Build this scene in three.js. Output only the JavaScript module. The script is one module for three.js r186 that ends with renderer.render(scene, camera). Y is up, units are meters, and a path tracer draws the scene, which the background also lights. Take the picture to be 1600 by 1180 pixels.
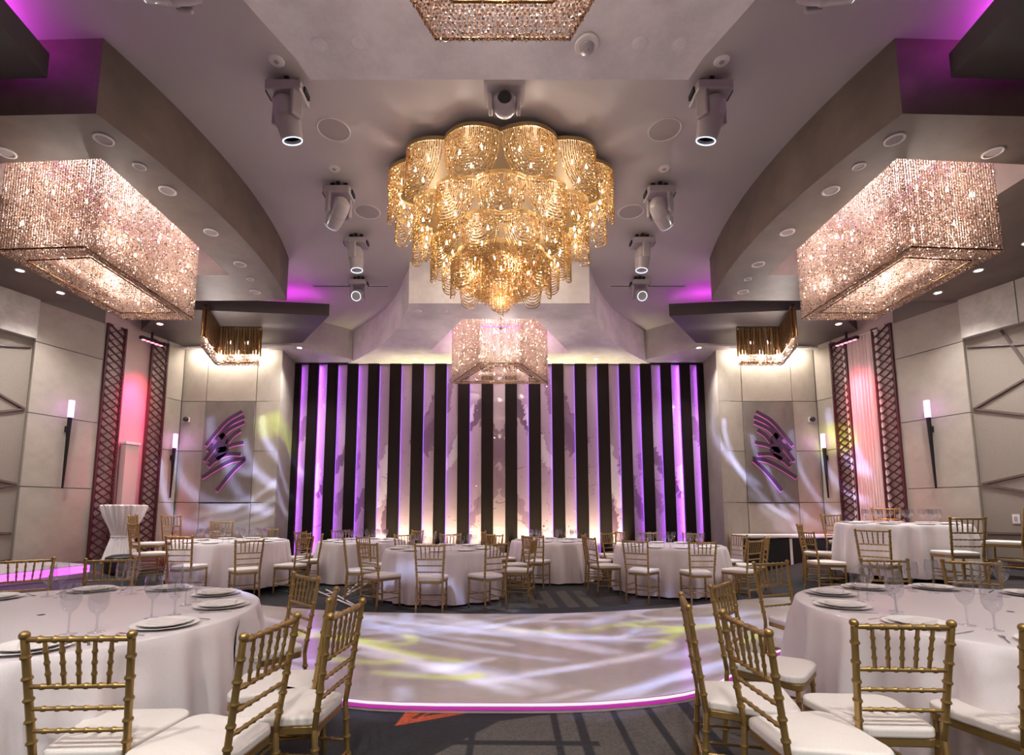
import * as THREE from 'three';
import { mergeGeometries } from 'three/addons/utils/BufferGeometryUtils.js';
import { RoundedBoxGeometry } from 'three/addons/geometries/RoundedBoxGeometry.js';
import { RectAreaLightUniformsLib } from 'three/addons/lights/RectAreaLightUniformsLib.js';

RectAreaLightUniformsLib.init();
const V = (x, y, z) => new THREE.Vector3(x, y, z);
const P = (x, d, y = 0) => V(x, y, -d);            // x to the right, d metres away from the camera, y up

// ------------------------------------------------------------------ camera, exposure
const scene = new THREE.Scene();
scene.background = new THREE.Color(0x000000);
const camera = new THREE.PerspectiveCamera(2 * Math.atan(590 / 800) * 180 / Math.PI, 1600 / 1180, 0.05, 60);
camera.position.set(0, 1.4, 0);
camera.rotation.x = THREE.MathUtils.degToRad(6.5);
camera.setViewOffset(1600, 1180, 20, -114, 1600, 1180);
const renderer = new THREE.WebGLRenderer({ antialias: true });
renderer.toneMapping = THREE.LinearToneMapping;
renderer.toneMappingExposure = 1.4;
renderer.shadowMap.enabled = true;

const WARM = new THREE.Color().setRGB(1, 0.9, 0.74), SOFT = new THREE.Color().setRGB(1, 0.94, 0.88);
const WHITE = new THREE.Color().setRGB(1, 0.97, 0.94), MAGENTA = new THREE.Color().setRGB(0.85, 0.08, 0.95);
const POWER = { main: 0.85, box: 1.8, down: 12, house: 32, cove: 40, red: 30, gobo: 760, uplight: 20, smoked: 3.0, washer: 110 };

function pointLight(at, color, intensity, size = 2) {
  const l = new THREE.PointLight(color, intensity); l.position.copy(at); l.castShadow = true; l.shadow.radius = size; scene.add(l); return l;
}
function spotLight(at, to, color, intensity, angle, penumbra = 0.5, size = 2) {
  const l = new THREE.SpotLight(color, intensity, 0, angle, penumbra); l.position.copy(at); l.target.position.copy(to);
  l.castShadow = true; l.shadow.radius = size; scene.add(l, l.target); return l;
}
function areaLight(at, to, w, h, color, intensity) {
  const l = new THREE.RectAreaLight(color, intensity, w, h); l.position.copy(at); l.lookAt(to); scene.add(l); return l;
}

// ------------------------------------------------------------------ helpers
function rng(seed) { let s = seed | 0; return () => { s = (s + 0x6d2b79f5) | 0; let t = Math.imul(s ^ (s >>> 15), 1 | s); t = (t + Math.imul(t ^ (t >>> 7), 61 | t)) ^ t; return ((t ^ (t >>> 14)) >>> 0) / 4294967296; }; }
const taken = {};
function numbered(name) { const n = taken[name] = (taken[name] ?? -1) + 1; return n ? `${name}_${String(n).padStart(3, '0')}` : name; }
function lit(o) { o.castShadow = o.receiveShadow = true; return o; }
function thing(name, label, category, at = V(0, 0, 0), turn = 0, group) {
  const o = new THREE.Group(); o.name = numbered(name); o.position.copy(at); o.rotation.y = turn;
  o.userData = { label, category }; if (group) o.userData.group = group; scene.add(o); return o;
}
function setting(name, label) { const o = new THREE.Group(); o.name = name; o.userData = { kind: 'structure', label, category: name.split('_')[0] }; scene.add(o); return o; }
function part(parent, name, geo, mat, label) { const m = lit(new THREE.Mesh(geo, mat)); m.name = name; if (label) m.userData.label = label; parent.add(m); return m; }
function copyOf(root, at, turn, label, group) {
  const r = root.clone(); r.name = numbered(root.name.replace(/_\d{3}$/, '')); r.position.copy(at); r.rotation.y = turn;
  r.userData = { ...root.userData, label }; if (group) r.userData.group = group; scene.add(r); return r;
}
const smooth = (a, b, x) => { const t = Math.min(Math.max((x - a) / (b - a), 0), 1); return t * t * (3 - 2 * t); };
const floorY = (x, d) => 0.5 * smooth(4, 7, Math.abs(x)) * smooth(5.0, 6.2, d);
const F = (x, d, up = 0) => P(x, d, floorY(x, d) + up);
function prism(pts, y0, y1, holes = [], bevel = 0) {          // pts are [x, d]
  const s = new THREE.Shape(pts.map(([x, d]) => new THREE.Vector2(x, d)));
  for (const h of holes) s.holes.push(new THREE.Path(h.map(([x, d]) => new THREE.Vector2(x, d))));
  const g = new THREE.ExtrudeGeometry(s, { depth: y1 - y0, bevelEnabled: bevel > 0, bevelSize: bevel, bevelThickness: bevel, bevelSegments: 2, bevelOffset: -bevel });
  return g.rotateX(-Math.PI / 2).translate(0, y0, 0);
}
function box(w, h, l, x = 0, y = 0, z = 0, r = 0) { return (r ? new RoundedBoxGeometry(w, h, l, 2, r) : new THREE.BoxGeometry(w, h, l)).translate(x, y, z); }
const merge = (list) => mergeGeometries(list.map((g) => { g = g.index ? g.toNonIndexed() : g; for (const k of Object.keys(g.attributes)) if (!['position', 'normal', 'uv'].includes(k)) g.deleteAttribute(k); return g; }));
function lathe(pts, seg = 24) { return new THREE.LatheGeometry(pts.map(([r, y]) => new THREE.Vector2(r, y)), seg); }
function between(geo, a, b) {                                    // a geometry along +y of length 1..n set from a to b
  const dir = b.clone().sub(a), q = new THREE.Quaternion().setFromUnitVectors(V(0, 1, 0), dir.clone().normalize());
  return geo.applyQuaternion(q).translate(a.x, a.y, a.z);
}
function cane(a, b, r, nodes = 3, seg = 8) {                     // turned bamboo-style rod with rings
  const L = a.distanceTo(b), pts = [[0, 0], [r * 0.9, 0]];
  for (let k = 1; k <= nodes; k++) { const y = L * k / (nodes + 1), h = Math.min(0.006, L * 0.04); pts.push([r * 0.94, y - h * 1.6], [r * 1.3, y - h * 0.6], [r * 1.3, y + h * 0.6], [r * 0.94, y + h * 1.6]); }
  pts.push([r * 0.9, L], [0, L]);
  return between(lathe(pts, seg), a, b);
}
function rod(a, b, r, seg = 8, r2 = r) { const L = a.distanceTo(b); return between(new THREE.CylinderGeometry(r2, r, L, seg).translate(0, L / 2, 0), a, b); }
const ord = ['first', 'second', 'third', 'fourth', 'fifth', 'sixth', 'seventh', 'eighth', 'ninth', 'tenth', 'eleventh', 'twelfth'];

// ------------------------------------------------------------------ textures
function noiseGrid(n, cells, seed) {
  const r = rng(seed), g = Array.from({ length: cells * cells }, r), out = new Float32Array(n * n);
  for (let y = 0; y < n; y++) for (let x = 0; x < n; x++) {
    const u = x / n * cells, v = y / n * cells, i = Math.floor(u), j = Math.floor(v), a = u - i, b = v - j, sa = a * a * (3 - 2 * a), sb = b * b * (3 - 2 * b);
    const at = (p, q) => g[(q % cells) * cells + (p % cells)];
    out[y * n + x] = (at(i, j) * (1 - sa) + at(i + 1, j) * sa) * (1 - sb) + (at(i, j + 1) * (1 - sa) + at(i + 1, j + 1) * sa) * sb;
  }
  return out;
}
function noiseTexture(n, layers, lo, hi, seed, srgb = true, tint = [1, 1, 1]) {
  const sum = new Float32Array(n * n); let total = 0;
  layers.forEach(([cells, w], k) => { const g = noiseGrid(n, cells, seed + k * 17); total += w; for (let i = 0; i < sum.length; i++) sum[i] += g[i] * w; });
  const data = new Uint8Array(n * n * 4);
  for (let i = 0; i < sum.length; i++) { const v = lo + (hi - lo) * sum[i] / total; for (let c = 0; c < 3; c++) data[i * 4 + c] = Math.min(255, 255 * v * tint[c]); data[i * 4 + 3] = 255; }
  const t = new THREE.DataTexture(data, n, n); t.wrapS = t.wrapT = THREE.RepeatWrapping; t.magFilter = THREE.LinearFilter; t.minFilter = THREE.LinearMipmapLinearFilter; t.generateMipmaps = true;
  if (srgb) t.colorSpace = THREE.SRGBColorSpace; t.needsUpdate = true; return t;
}
function scaled(t, k) { const c = t.clone(); c.repeat.set(k, k); c.needsUpdate = true; return c; }
const plaster = noiseTexture(512, [[6, 4], [14, 3], [40, 1.5], [128, 1]], 0.84, 1.08, 5);
const plasterBump = noiseTexture(256, [[16, 1], [64, 1]], 0, 1, 9, false);
const weave = noiseTexture(256, [[64, 1], [128, 2]], 0.93, 1.04, 21);
const paint = (o) => new THREE.MeshPhysicalMaterial(o);
const srgb = (r, g, b) => new THREE.Color().setRGB(r / 255, g / 255, b / 255, THREE.SRGBColorSpace);
const M = {
  ceiling: paint({ color: srgb(196, 186, 186), roughness: 0.55, map: scaled(plaster, 0.33), bumpMap: scaled(plasterBump, 0.5), bumpScale: 0.002 }),
  panelWhite: paint({ color: srgb(240, 231, 232), roughness: 0.6, map: scaled(plaster, 0.4) }),
  taupe: paint({ color: srgb(112, 96, 88), roughness: 0.55, map: scaled(plaster, 0.5) }),
  darkSlab: paint({ color: srgb(70, 62, 62), roughness: 0.5 }),
  wallPanel: paint({ color: srgb(168, 157, 146), roughness: 0.6, map: scaled(plaster, 0.25) }),
  wallGap: paint({ color: srgb(120, 110, 102), roughness: 0.9 }),
  partition: paint({ color: srgb(138, 126, 116), roughness: 0.75, map: scaled(weave, 1.5) }),
  trimDark: paint({ color: srgb(74, 52, 46), roughness: 0.5 }),
  sparkle: paint({ color: srgb(196, 188, 180), roughness: 0.35, map: scaled(plaster, 1.4) }),
  lattice: paint({ color: srgb(72, 26, 34), roughness: 0.45 }),
  niche: paint({ color: srgb(188, 164, 160), roughness: 0.7 }),
  curtain: paint({ color: srgb(246, 226, 224), roughness: 0.9, transmission: 0.25, side: THREE.DoubleSide }),
  black: paint({ color: srgb(26, 24, 26), roughness: 0.5 }),
  slat: paint({ color: srgb(30, 20, 22), roughness: 0.95, specularIntensity: 0.3 }),
  gold: paint({ color: srgb(172, 142, 88), roughness: 0.36, metalness: 0.75, map: scaled(weave, 3) }),
  bronze: paint({ color: srgb(92, 70, 44), roughness: 0.55, metalness: 0.5 }),
  brass: paint({ color: srgb(196, 170, 126), roughness: 0.4, metalness: 0.7 }),
  cushion: paint({ color: srgb(232, 224, 218), roughness: 0.55, map: scaled(weave, 6) }),
  cloth: paint({ color: srgb(236, 228, 230), roughness: 0.38, sheen: 0.4, sheenColor: new THREE.Color(1, 1, 1), sheenRoughness: 0.4, map: scaled(weave, 9), side: THREE.DoubleSide }),
  china: paint({ color: srgb(248, 244, 242), roughness: 0.4 }),
  napkin: paint({ color: srgb(240, 232, 230), roughness: 0.8, map: scaled(weave, 8) }),
  steel: paint({ color: srgb(200, 200, 205), roughness: 0.2, metalness: 1 }),
  glass: paint({ color: srgb(244, 244, 247), roughness: 0.02, transmission: 1, thickness: 0, ior: 1.85 }),
  fixture: paint({ color: srgb(166, 156, 160), roughness: 0.3, clearcoat: 0.5 }),
  whitePlastic: paint({ color: srgb(222, 214, 212), roughness: 0.5 }),
  grille: paint({ color: srgb(168, 156, 156), roughness: 0.8, map: scaled(weave, 20) }),
  darkMetal: paint({ color: srgb(40, 36, 38), roughness: 0.4, metalness: 0.6 }),
  crystal: paint({ color: srgb(190, 160, 142), roughness: 0.8, transmission: 0.55, thickness: 0, ior: 1.6, specularIntensity: 1, flatShading: true, clearcoat: 1, clearcoatRoughness: 0.08 }),
  mirrorBead: paint({ color: srgb(205, 185, 168), roughness: 0.12, metalness: 1, flatShading: true }),
  goldCrystal: paint({ color: srgb(200, 162, 92), roughness: 0.8, transmission: 0.5, thickness: 0, ior: 1.6, flatShading: true, clearcoat: 1, clearcoatRoughness: 0.08 }),
  goldBead: paint({ color: srgb(222, 184, 116), roughness: 0.14, metalness: 1, flatShading: true }),
  smoke: paint({ color: srgb(120, 92, 66), roughness: 0.1, transmission: 0.55, thickness: 0, ior: 1.5, clearcoat: 1, clearcoatRoughness: 0.05 }),
  smokeGold: paint({ color: srgb(150, 112, 70), roughness: 0.15, metalness: 0.9 }),
  plum: paint({ color: srgb(72, 46, 74), roughness: 0.35, clearcoat: 0.5 }),
  plumEdge: paint({ color: srgb(226, 130, 200), roughness: 0.4 }),
  artBoard: paint({ color: srgb(122, 113, 107), roughness: 0.45, map: scaled(plaster, 0.8) }),
  dance: paint({ color: srgb(214, 204, 198), roughness: 0.22, map: scaled(plaster, 0.15), clearcoat: 0.4, clearcoatRoughness: 0.15 }),
};
const glow = (r, g, b, k) => new THREE.MeshStandardMaterial({ color: 0x000000, emissive: new THREE.Color().setRGB(r, g, b), emissiveIntensity: k });
const E = { bulb: glow(1, 0.88, 0.68, 34), down: glow(1, 0.95, 0.88, 40), magenta: glow(0.8, 0.1, 0.95, 2.2), rim: glow(1, 0.5, 0.92, 1.3), kick: glow(0.7, 0.04, 0.5, 0.5), purple: glow(0.42, 0.16, 1, 1.1), sconce: glow(0.9, 0.45, 1, 1.6), cool: glow(0.75, 0.85, 1, 1.3), red: glow(1, 0.15, 0.25, 4) };

// ------------------------------------------------------------------ floor with patterned carpet
const CARPET = { x0: -9.2, d0: -4.6, w: 18.4, l: 17.2 };
function carpetTexture() {
  const W = 2048, H = 1914, c = document.createElement('canvas'); c.width = W; c.height = H; const g = c.getContext('2d'), r = rng(77);
  const X = (x) => (x - CARPET.x0) / CARPET.w * W, Y = (d) => H - (d - CARPET.d0) / CARPET.l * H;
  g.fillStyle = '#2a292c'; g.fillRect(0, 0, W, H);
  const poly = (pts, col) => { g.fillStyle = col; g.beginPath(); pts.forEach(([x, d], i) => (i ? g.lineTo(X(x), Y(d)) : g.moveTo(X(x), Y(d)))); g.closePath(); g.fill(); };
  const tones = ['#4a484b', '#55504f', '#3f4449', '#4d4a44', '#3a3234', '#463a3c'];
  for (let k = 0; k < 46; k++) {                                   // slanting wedges filled with bars
    const x = -9 + r() * 18, d = -1.5 + r() * 14, a = (r() - 0.5) * 2.4, w = 0.9 + r() * 1.4, l = 0.7 + r() * 1.6, col = tones[Math.floor(r() * 6)], n = 4 + Math.floor(r() * 6);
    const R = (u, v) => [x + Math.cos(a) * u - Math.sin(a) * v, d + Math.sin(a) * u + Math.cos(a) * v];
    for (let i = 0; i < n; i++) { const u0 = i / n * w, u1 = u0 + w / n * (0.55 + 0.3 * r()); poly([R(u0, 0), R(u1, 0.05), R(u1 + 0.12, l), R(u0 + 0.12, l * (0.9 + 0.1 * r()))], col); }
  }
  for (let k = 0; k < 9; k++) { const x = -8 + r() * 16, d = 5 + r() * 7, s = 0.3 + r() * 0.4; poly([[x, d], [x + s * 2, d + s * 0.3], [x + s * 1.6, d + s * 0.6]], '#6b3a30'); }
  // the piece right in front of the dance floor, as it lies
  poly([[-1.7, 1.5], [2.2, 1.5], [2.2, 4.3], [-1.7, 4.3]], '#27262a');
  poly([[-0.42, 3.05], [0, 3.58], [1.46, 4.05], [1.9, 3.3], [1.6, 1.5], [-0.5, 1.5]], '#57524e');
  const bar = (x0, d0, x1, d1, w, col = '#26252a') => poly([[x0 - w, d0], [x0 + w, d0], [x1 + w, d1], [x1 - w, d1]], col);
  for (const [a, b, w] of [[0.38, 0.34, 0.022], [0.55, 0.5, 0.03], [0.8, 0.76, 0.022], [1.05, 1.03, 0.026], [1.34, 1.27, 0.045], [-0.16, -0.18, 0.02]]) bar(a, 4.1, b, 2.4, w);
  poly([[-0.42, 3.24], [0.6, 3.22], [0.6, 3.28], [-0.4, 3.3]], '#26252a');
  poly([[-0.68, 3.5], [-0.62, 3.95], [0.3, 3.95]], '#b8532f');
  g.strokeStyle = '#5a2a20'; g.lineWidth = 2;
  for (let k = 0; k < 16; k++) { const t = r(); g.beginPath(); g.moveTo(X(-0.62 + t * 0.5), Y(3.6 + t * 0.25)); g.lineTo(X(-0.5 + t * 0.8), Y(3.9)); g.stroke(); }
  poly([[-1.45, 2.2], [-0.9, 2.9], [-0.75, 2.8], [-1.3, 2.1]], '#3c4146'); poly([[-1.25, 1.9], [-0.7, 2.65], [-0.6, 2.55], [-1.1, 1.8]], '#4a3a34');
  const im = g.getImageData(0, 0, W, H);
  for (let i = 0; i < im.data.length; i += 4) { const n = 0.86 + 0.28 * r(); for (let k = 0; k < 3; k++) im.data[i + k] *= n; }
  g.putImageData(im, 0, 0);
  const t = new THREE.CanvasTexture(c); t.colorSpace = THREE.SRGBColorSpace; return t;
}
{
  const nx = 74, nd = 69, g = new THREE.PlaneGeometry(CARPET.w, CARPET.l, nx, nd).rotateX(-Math.PI / 2).translate(0, 0, -(CARPET.d0 + CARPET.l / 2)), p = g.attributes.position;
  for (let i = 0; i < p.count; i++) p.setY(i, floorY(p.getX(i), -p.getZ(i)));
  g.computeVertexNormals();
  const floor = setting('floor', 'dark patterned carpet with slanting grey bars and an orange wedge');
  part(floor, 'carpet', g, paint({ map: carpetTexture(), roughness: 0.95, bumpMap: scaled(plasterBump, 60), bumpScale: 0.002 }));
  part(floor, 'subfloor', box(18.4, 0.2, 17.2, 0, -0.12, -4.0), M.wallGap);
}

// ------------------------------------------------------------------ ceiling
const CH = 5.5, SH = 4.78;
const ceiling = setting('ceiling', 'mottled taupe plaster ceiling with dropped curved soffits');
part(ceiling, 'ceiling_plane', box(18.4, 0.2, 17.4, 0, CH + 0.1, -4.0), M.ceiling);
{
  const bellL = [[-1.5, 8.15], [-1.54, 8.35], [-1.66, 8.65], [-1.84, 9.15], [-2.05, 9.62], [-2.33, 10.13], [-2.66, 10.62], [-3.05, 11.12], [-3.55, 11.72]];
  const bell = [...bellL, ...bellL.slice().reverse().map(([x, d]) => [-x, d])];
  const hole = [[-0.66, 8.85], [0.66, 8.85], [1.56, 10.9], [-1.56, 10.9]];
  part(setting('trim_1', 'pale bell-shaped dropped ceiling over the stage'), 'bell_soffit', prism(bell, SH, CH, [hole]), M.panelWhite, 'pale bell-shaped dropped ceiling over the stage');
  const nearPts = bell.map(([x, d]) => [x, 7.55 + (4.3 - d)]).map(([x, d]) => [x, Math.max(d, -0.9)]), nh = hole.map(([x, d]) => [x, 11.85 - d]);
  nearPts.forEach((p) => { p[1] = Math.min(p[1], 3.72); });
  part(setting('trim_2', 'pale dropped ceiling panel near the camera'), 'bell_soffit', prism(nearPts, SH, CH, [nh]), M.panelWhite, 'pale dropped ceiling panel overhead near the camera');
  for (const s of [-1, 1]) {
    const lr = s < 0 ? 'left' : 'right', soffit = setting(s < 0 ? 'trim_3' : 'trim_4', `brown curved ${lr} ceiling soffit`), slabFar = setting(s < 0 ? 'trim_5' : 'trim_6', `dark floating ceiling slab, far ${lr}`), slabNear = setting(s < 0 ? 'trim_7' : 'trim_8', `dark floating ceiling slab, near ${lr}`), head = setting(s < 0 ? 'trim_9' : 'trim_10', `ceiling header above the ${lr} art panel`);
    const arc = []; for (let k = 0; k <= 24; k++) { const d = 4.05 + k / 24 * 3.98; arc.push([s * (3.22 + 0.25 * ((d - 6.04) / 1.99) ** 2), d]); }
    const outer = [...arc, [s * 7.75, 8.06], [s * 8.6, 5.0], [s * 8.6, 4.2]];
    const recess = []; for (let k = 0; k <= 12; k++) { const d = 4.62 + k / 12 * 2.5; recess.push([s * (3.86 + 0.06 * (d - 4.62) / 2.5), d]); }
    recess.push([s * 5.4, 7.12], [s * 5.4, 4.72]);
    part(soffit, 'curved_soffit', prism(outer, SH, CH, [recess]), M.taupe, 'brown curved side soffit with a lit recess');
    // floating slabs in the corners
    part(slabFar, 'floating_slab', prism([[s * 3.05, 8.85], [s * 4.1, 10.35], [s * 6.7, 10.7], [s * 6.95, 9.6], [s * 6.3, 9.0], [s * 5.9, 8.5]], 4.84, 5.06), M.darkSlab, 'dark floating ceiling slab beyond the side soffit');
    part(slabNear, 'floating_slab', prism([[s * 3.45, 1.4], [s * 3.78, 3.9], [s * 6.6, 4.0], [s * 6.6, 1.4]], 4.98, 5.2), M.darkSlab, 'dark floating ceiling slab at the corner of the frame');
    part(head, 'header', prism([[s * 3.3, 11.72], [s * 3.45, 11.35], [s * 4.35, 10.45], [s * 6.8, 10.6], [s * 6.8, 11.72]], SH + 0.03, CH), M.ceiling);
  }
}

// ------------------------------------------------------------------ walls
const WL0 = [6.76, 10.72], WL1 = [7.5, 8.1];               // the right side wall; the left one mirrors it
function wallSpan(parent, s, a, b, y0, y1, thick, mat, name, out = 0, label) {   // a box standing along the slanted side wall, a and b its share of WL0..WL1
  const at = (t) => [WL0[0] + (WL1[0] - WL0[0]) * t, WL0[1] + (WL1[1] - WL0[1]) * t], L = Math.hypot(WL1[0] - WL0[0], WL1[1] - WL0[1]), n = [(WL1[1] - WL0[1]) / L, -(WL1[0] - WL0[0]) / L];
  const p = at(a), q = at(b), o = (v, k) => [s * (v[0] + n[0] * k), v[1] + n[1] * k];
  return part(parent, name, prism([o(p, out), o(q, out), o(q, out - thick), o(p, out - thick)], y0, y1), mat, label);
}
function onWall(s, t, y, out = 0) { const L = Math.hypot(WL1[0] - WL0[0], WL1[1] - WL0[1]), n = [(WL1[1] - WL0[1]) / L, -(WL1[0] - WL0[0]) / L]; return P(s * (WL0[0] + (WL1[0] - WL0[0]) * t + n[0] * out), WL0[1] + (WL1[1] - WL0[1]) * t + n[1] * out, y); }
const wallTurn = (s) => s * (Math.PI / 2 - Math.atan2(0.74, 2.62));      // local +z looks into the room
const bevelBox = (w, h, l, x, y, z) => box(w, h, l, x, y, z, 0.004);
for (const s of [-1, 1]) {
  const side = s < 0 ? 'left' : 'right', wall = setting(`wall_${side}`, `pale panelled ${side} wall with lattice screens and chevron partition`);
  wallSpan(wall, s, -0.05, 1.02, 0, CH, 0.2, M.wallGap, 'backing', -0.05);
  for (const [a, b, rows] of [[0.005, 0.15, [0.2, 1.53, 2.61, 3.68, SH + 0.05]], [0.62, 1.02, [0.2, 1.75, 2.93, 4.1, SH]]])
    for (let k = 0; k + 1 < rows.length; k++) wallSpan(wall, s, a, b, rows[k] + 0.006, rows[k + 1] - 0.006, 0.04, M.wallPanel, 'wall_panel', 0);
  wallSpan(wall, s, 0.005, 0.15, SH, CH, 0.04, M.ceiling, 'upper_wall', 0.0);
  wallSpan(wall, s, 0.15, 0.62, 0, CH, 0.06, M.niche, 'niche_back', -0.04);
  // lattice screens
  for (const [a, b, lab] of [[0.16, 0.285, 'far'], [0.49, 0.615, 'near']]) {
    const w = (b - a) * 2.72, y0 = 0.3, y1 = SH + 0.02, h = y1 - y0, list = [];
    const strip = (fx, wd) => { const n = 96, pos = [], idx = [], dep = 0.02; for (let i = 0; i <= n; i++) { const y = y0 + h * i / n, x = fx(y); for (const [dx, dz] of [[-wd, dep], [wd, dep], [wd, -dep], [-wd, -dep]]) pos.push(Math.max(-w / 2, Math.min(w / 2, x + dx)), y, dz); }
      for (let i = 0; i < n; i++) for (let k = 0; k < 4; k++) { const p = i * 4 + k, q = i * 4 + (k + 1) % 4; idx.push(p, q, p + 4, q, q + 4, p + 4); }
      const g = new THREE.BufferGeometry(); g.setAttribute('position', new THREE.Float32BufferAttribute(pos, 3)); g.setIndex(idx); const f = g.toNonIndexed(); f.setAttribute('uv', new THREE.Float32BufferAttribute(new Float32Array(f.attributes.position.count * 2), 2)); f.computeVertexNormals(); return f; };
    const tri = (u) => Math.abs(((u % 1) + 1) % 1 * 2 - 1) * 2 - 1;
    for (const [ph, am, k] of [[0, 0.5, 1.7], [0.5, 0.5, 1.7], [0.25, 0.5, 1.7], [0.75, 0.5, 1.7]]) list.push(strip((y) => w * am * (0.75 * Math.sin((y * k + ph) * 2 * Math.PI) + 0.25 * tri(y * k + ph - 0.25)), 0.011));
    list.push(box(0.03, h, 0.05, -w / 2, (y0 + y1) / 2, 0), box(0.03, h, 0.05, w / 2, (y0 + y1) / 2, 0));
    const m = part(wall, 'lattice_screen', merge(list), M.lattice, `dark maroon cut-out lattice screen on the ${side} wall`);
    m.position.copy(onWall(s, (a + b) / 2, 0, 0.02)); m.rotation.y = s < 0 ? wallTurn(1) : wallTurn(-1);
  }
  // bulkhead, partition with dark chevron strips, near walls
  wallSpan(wall, s, 1.03, 1.3, 4.13, SH, 0.3, M.sparkle, 'bulkhead', 0.06, 'pale glittering bulkhead over the folding partition');
  wallSpan(wall, s, 1.305, 1.6, 4.13, SH, 0.3, M.sparkle, 'bulkhead', 0.06);
  wallSpan(wall, s, 1.6, 2.45, 4.13, SH, 0.3, M.sparkle, 'bulkhead', 0.06);
  wallSpan(wall, s, 1.02, 2.45, 0, CH, 0.15, M.partition, 'partition', -0.06, 'grey fabric folding partition');
  const chev = (t0, y0, t1, y1) => { const a = onWall(s, t0, y0, -0.05), b = onWall(s, t1, y1, -0.05); const L = a.distanceTo(b), m = part(wall, 'chevron_strip', new THREE.BoxGeometry(0.03, L, 0.035), M.trimDark); m.position.copy(a).lerp(b, 0.5); m.quaternion.setFromUnitVectors(V(0, 1, 0), b.sub(a).normalize()); };
  for (const [t0, y0, t1, y1] of [[1.03, 2.98, 1.32, 3.35], [1.03, 2.98, 1.32, 2.72], [1.03, 4.0, 1.4, 3.75], [1.03, 1.78, 1.32, 1.95], [1.03, 1.78, 1.32, 1.58], [1.03, 1.02, 1.4, 1.05], [1.2, 4.12, 1.32, 3.3], [1.32, 3.35, 1.7, 3.9], [1.32, 2.72, 1.7, 2.4]]) chev(t0, y0, t1, y1);
  wallSpan(wall, s, 1.02, 1.4, 0.42, 0.62, 0.02, M.trimDark, 'kick_strip', -0.04);
  part(wall, 'near_wall', prism([[s * 8.5, -4.6], [s * 8.8, -4.6], [s * 8.8, 4.7], [s * 8.5, 4.7]], 0, CH), M.wallPanel);
}
{
  const back = setting('wall_back', 'pale panelled rear wall either side of the stage');
  part(back, 'backing', box(18.4, CH, 0.2, 0, CH / 2, -12.2), M.wallGap);
  for (const s of [-1, 1]) {
    const art = setting(`wall_rear_${s < 0 ? 'left' : 'right'}`, `pale panelled rear wall with art, ${s < 0 ? 'left' : 'right'} of the stage`), rows = [0, 1.53, 2.61, 3.68, SH + 0.04], cols = [[6.78, 6.27], [6.26, 5.2], [5.19, 4.68]];
    part(art, 'backing', prism([[s * 7.0, 10.8], [s * 4.9, 10.8], [s * 4.9, 11.0], [s * 7.0, 11.0]], 0, CH), M.wallGap);
    for (const [a, b] of cols) for (let k = 0; k < 4; k++) part(art, 'wall_panel', bevelBox(a - b - 0.004, rows[k + 1] - rows[k] - 0.012, 0.05, s * (a + b) / 2, (rows[k] + rows[k + 1]) / 2, -10.775), M.wallPanel);
    part(art, 'return_wall', prism([[s * 4.68, 10.75], [s * 4.95, 10.76], [s * 4.98, 12.08], [s * 4.82, 12.08]], 0, SH + 0.04), M.wallPanel);
  }
  const front = setting('wall_front', 'pale wall behind the camera');
  part(front, 'wall_panel', box(18, CH, 0.2, 0, CH / 2, 4.6), M.wallPanel);
}

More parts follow.
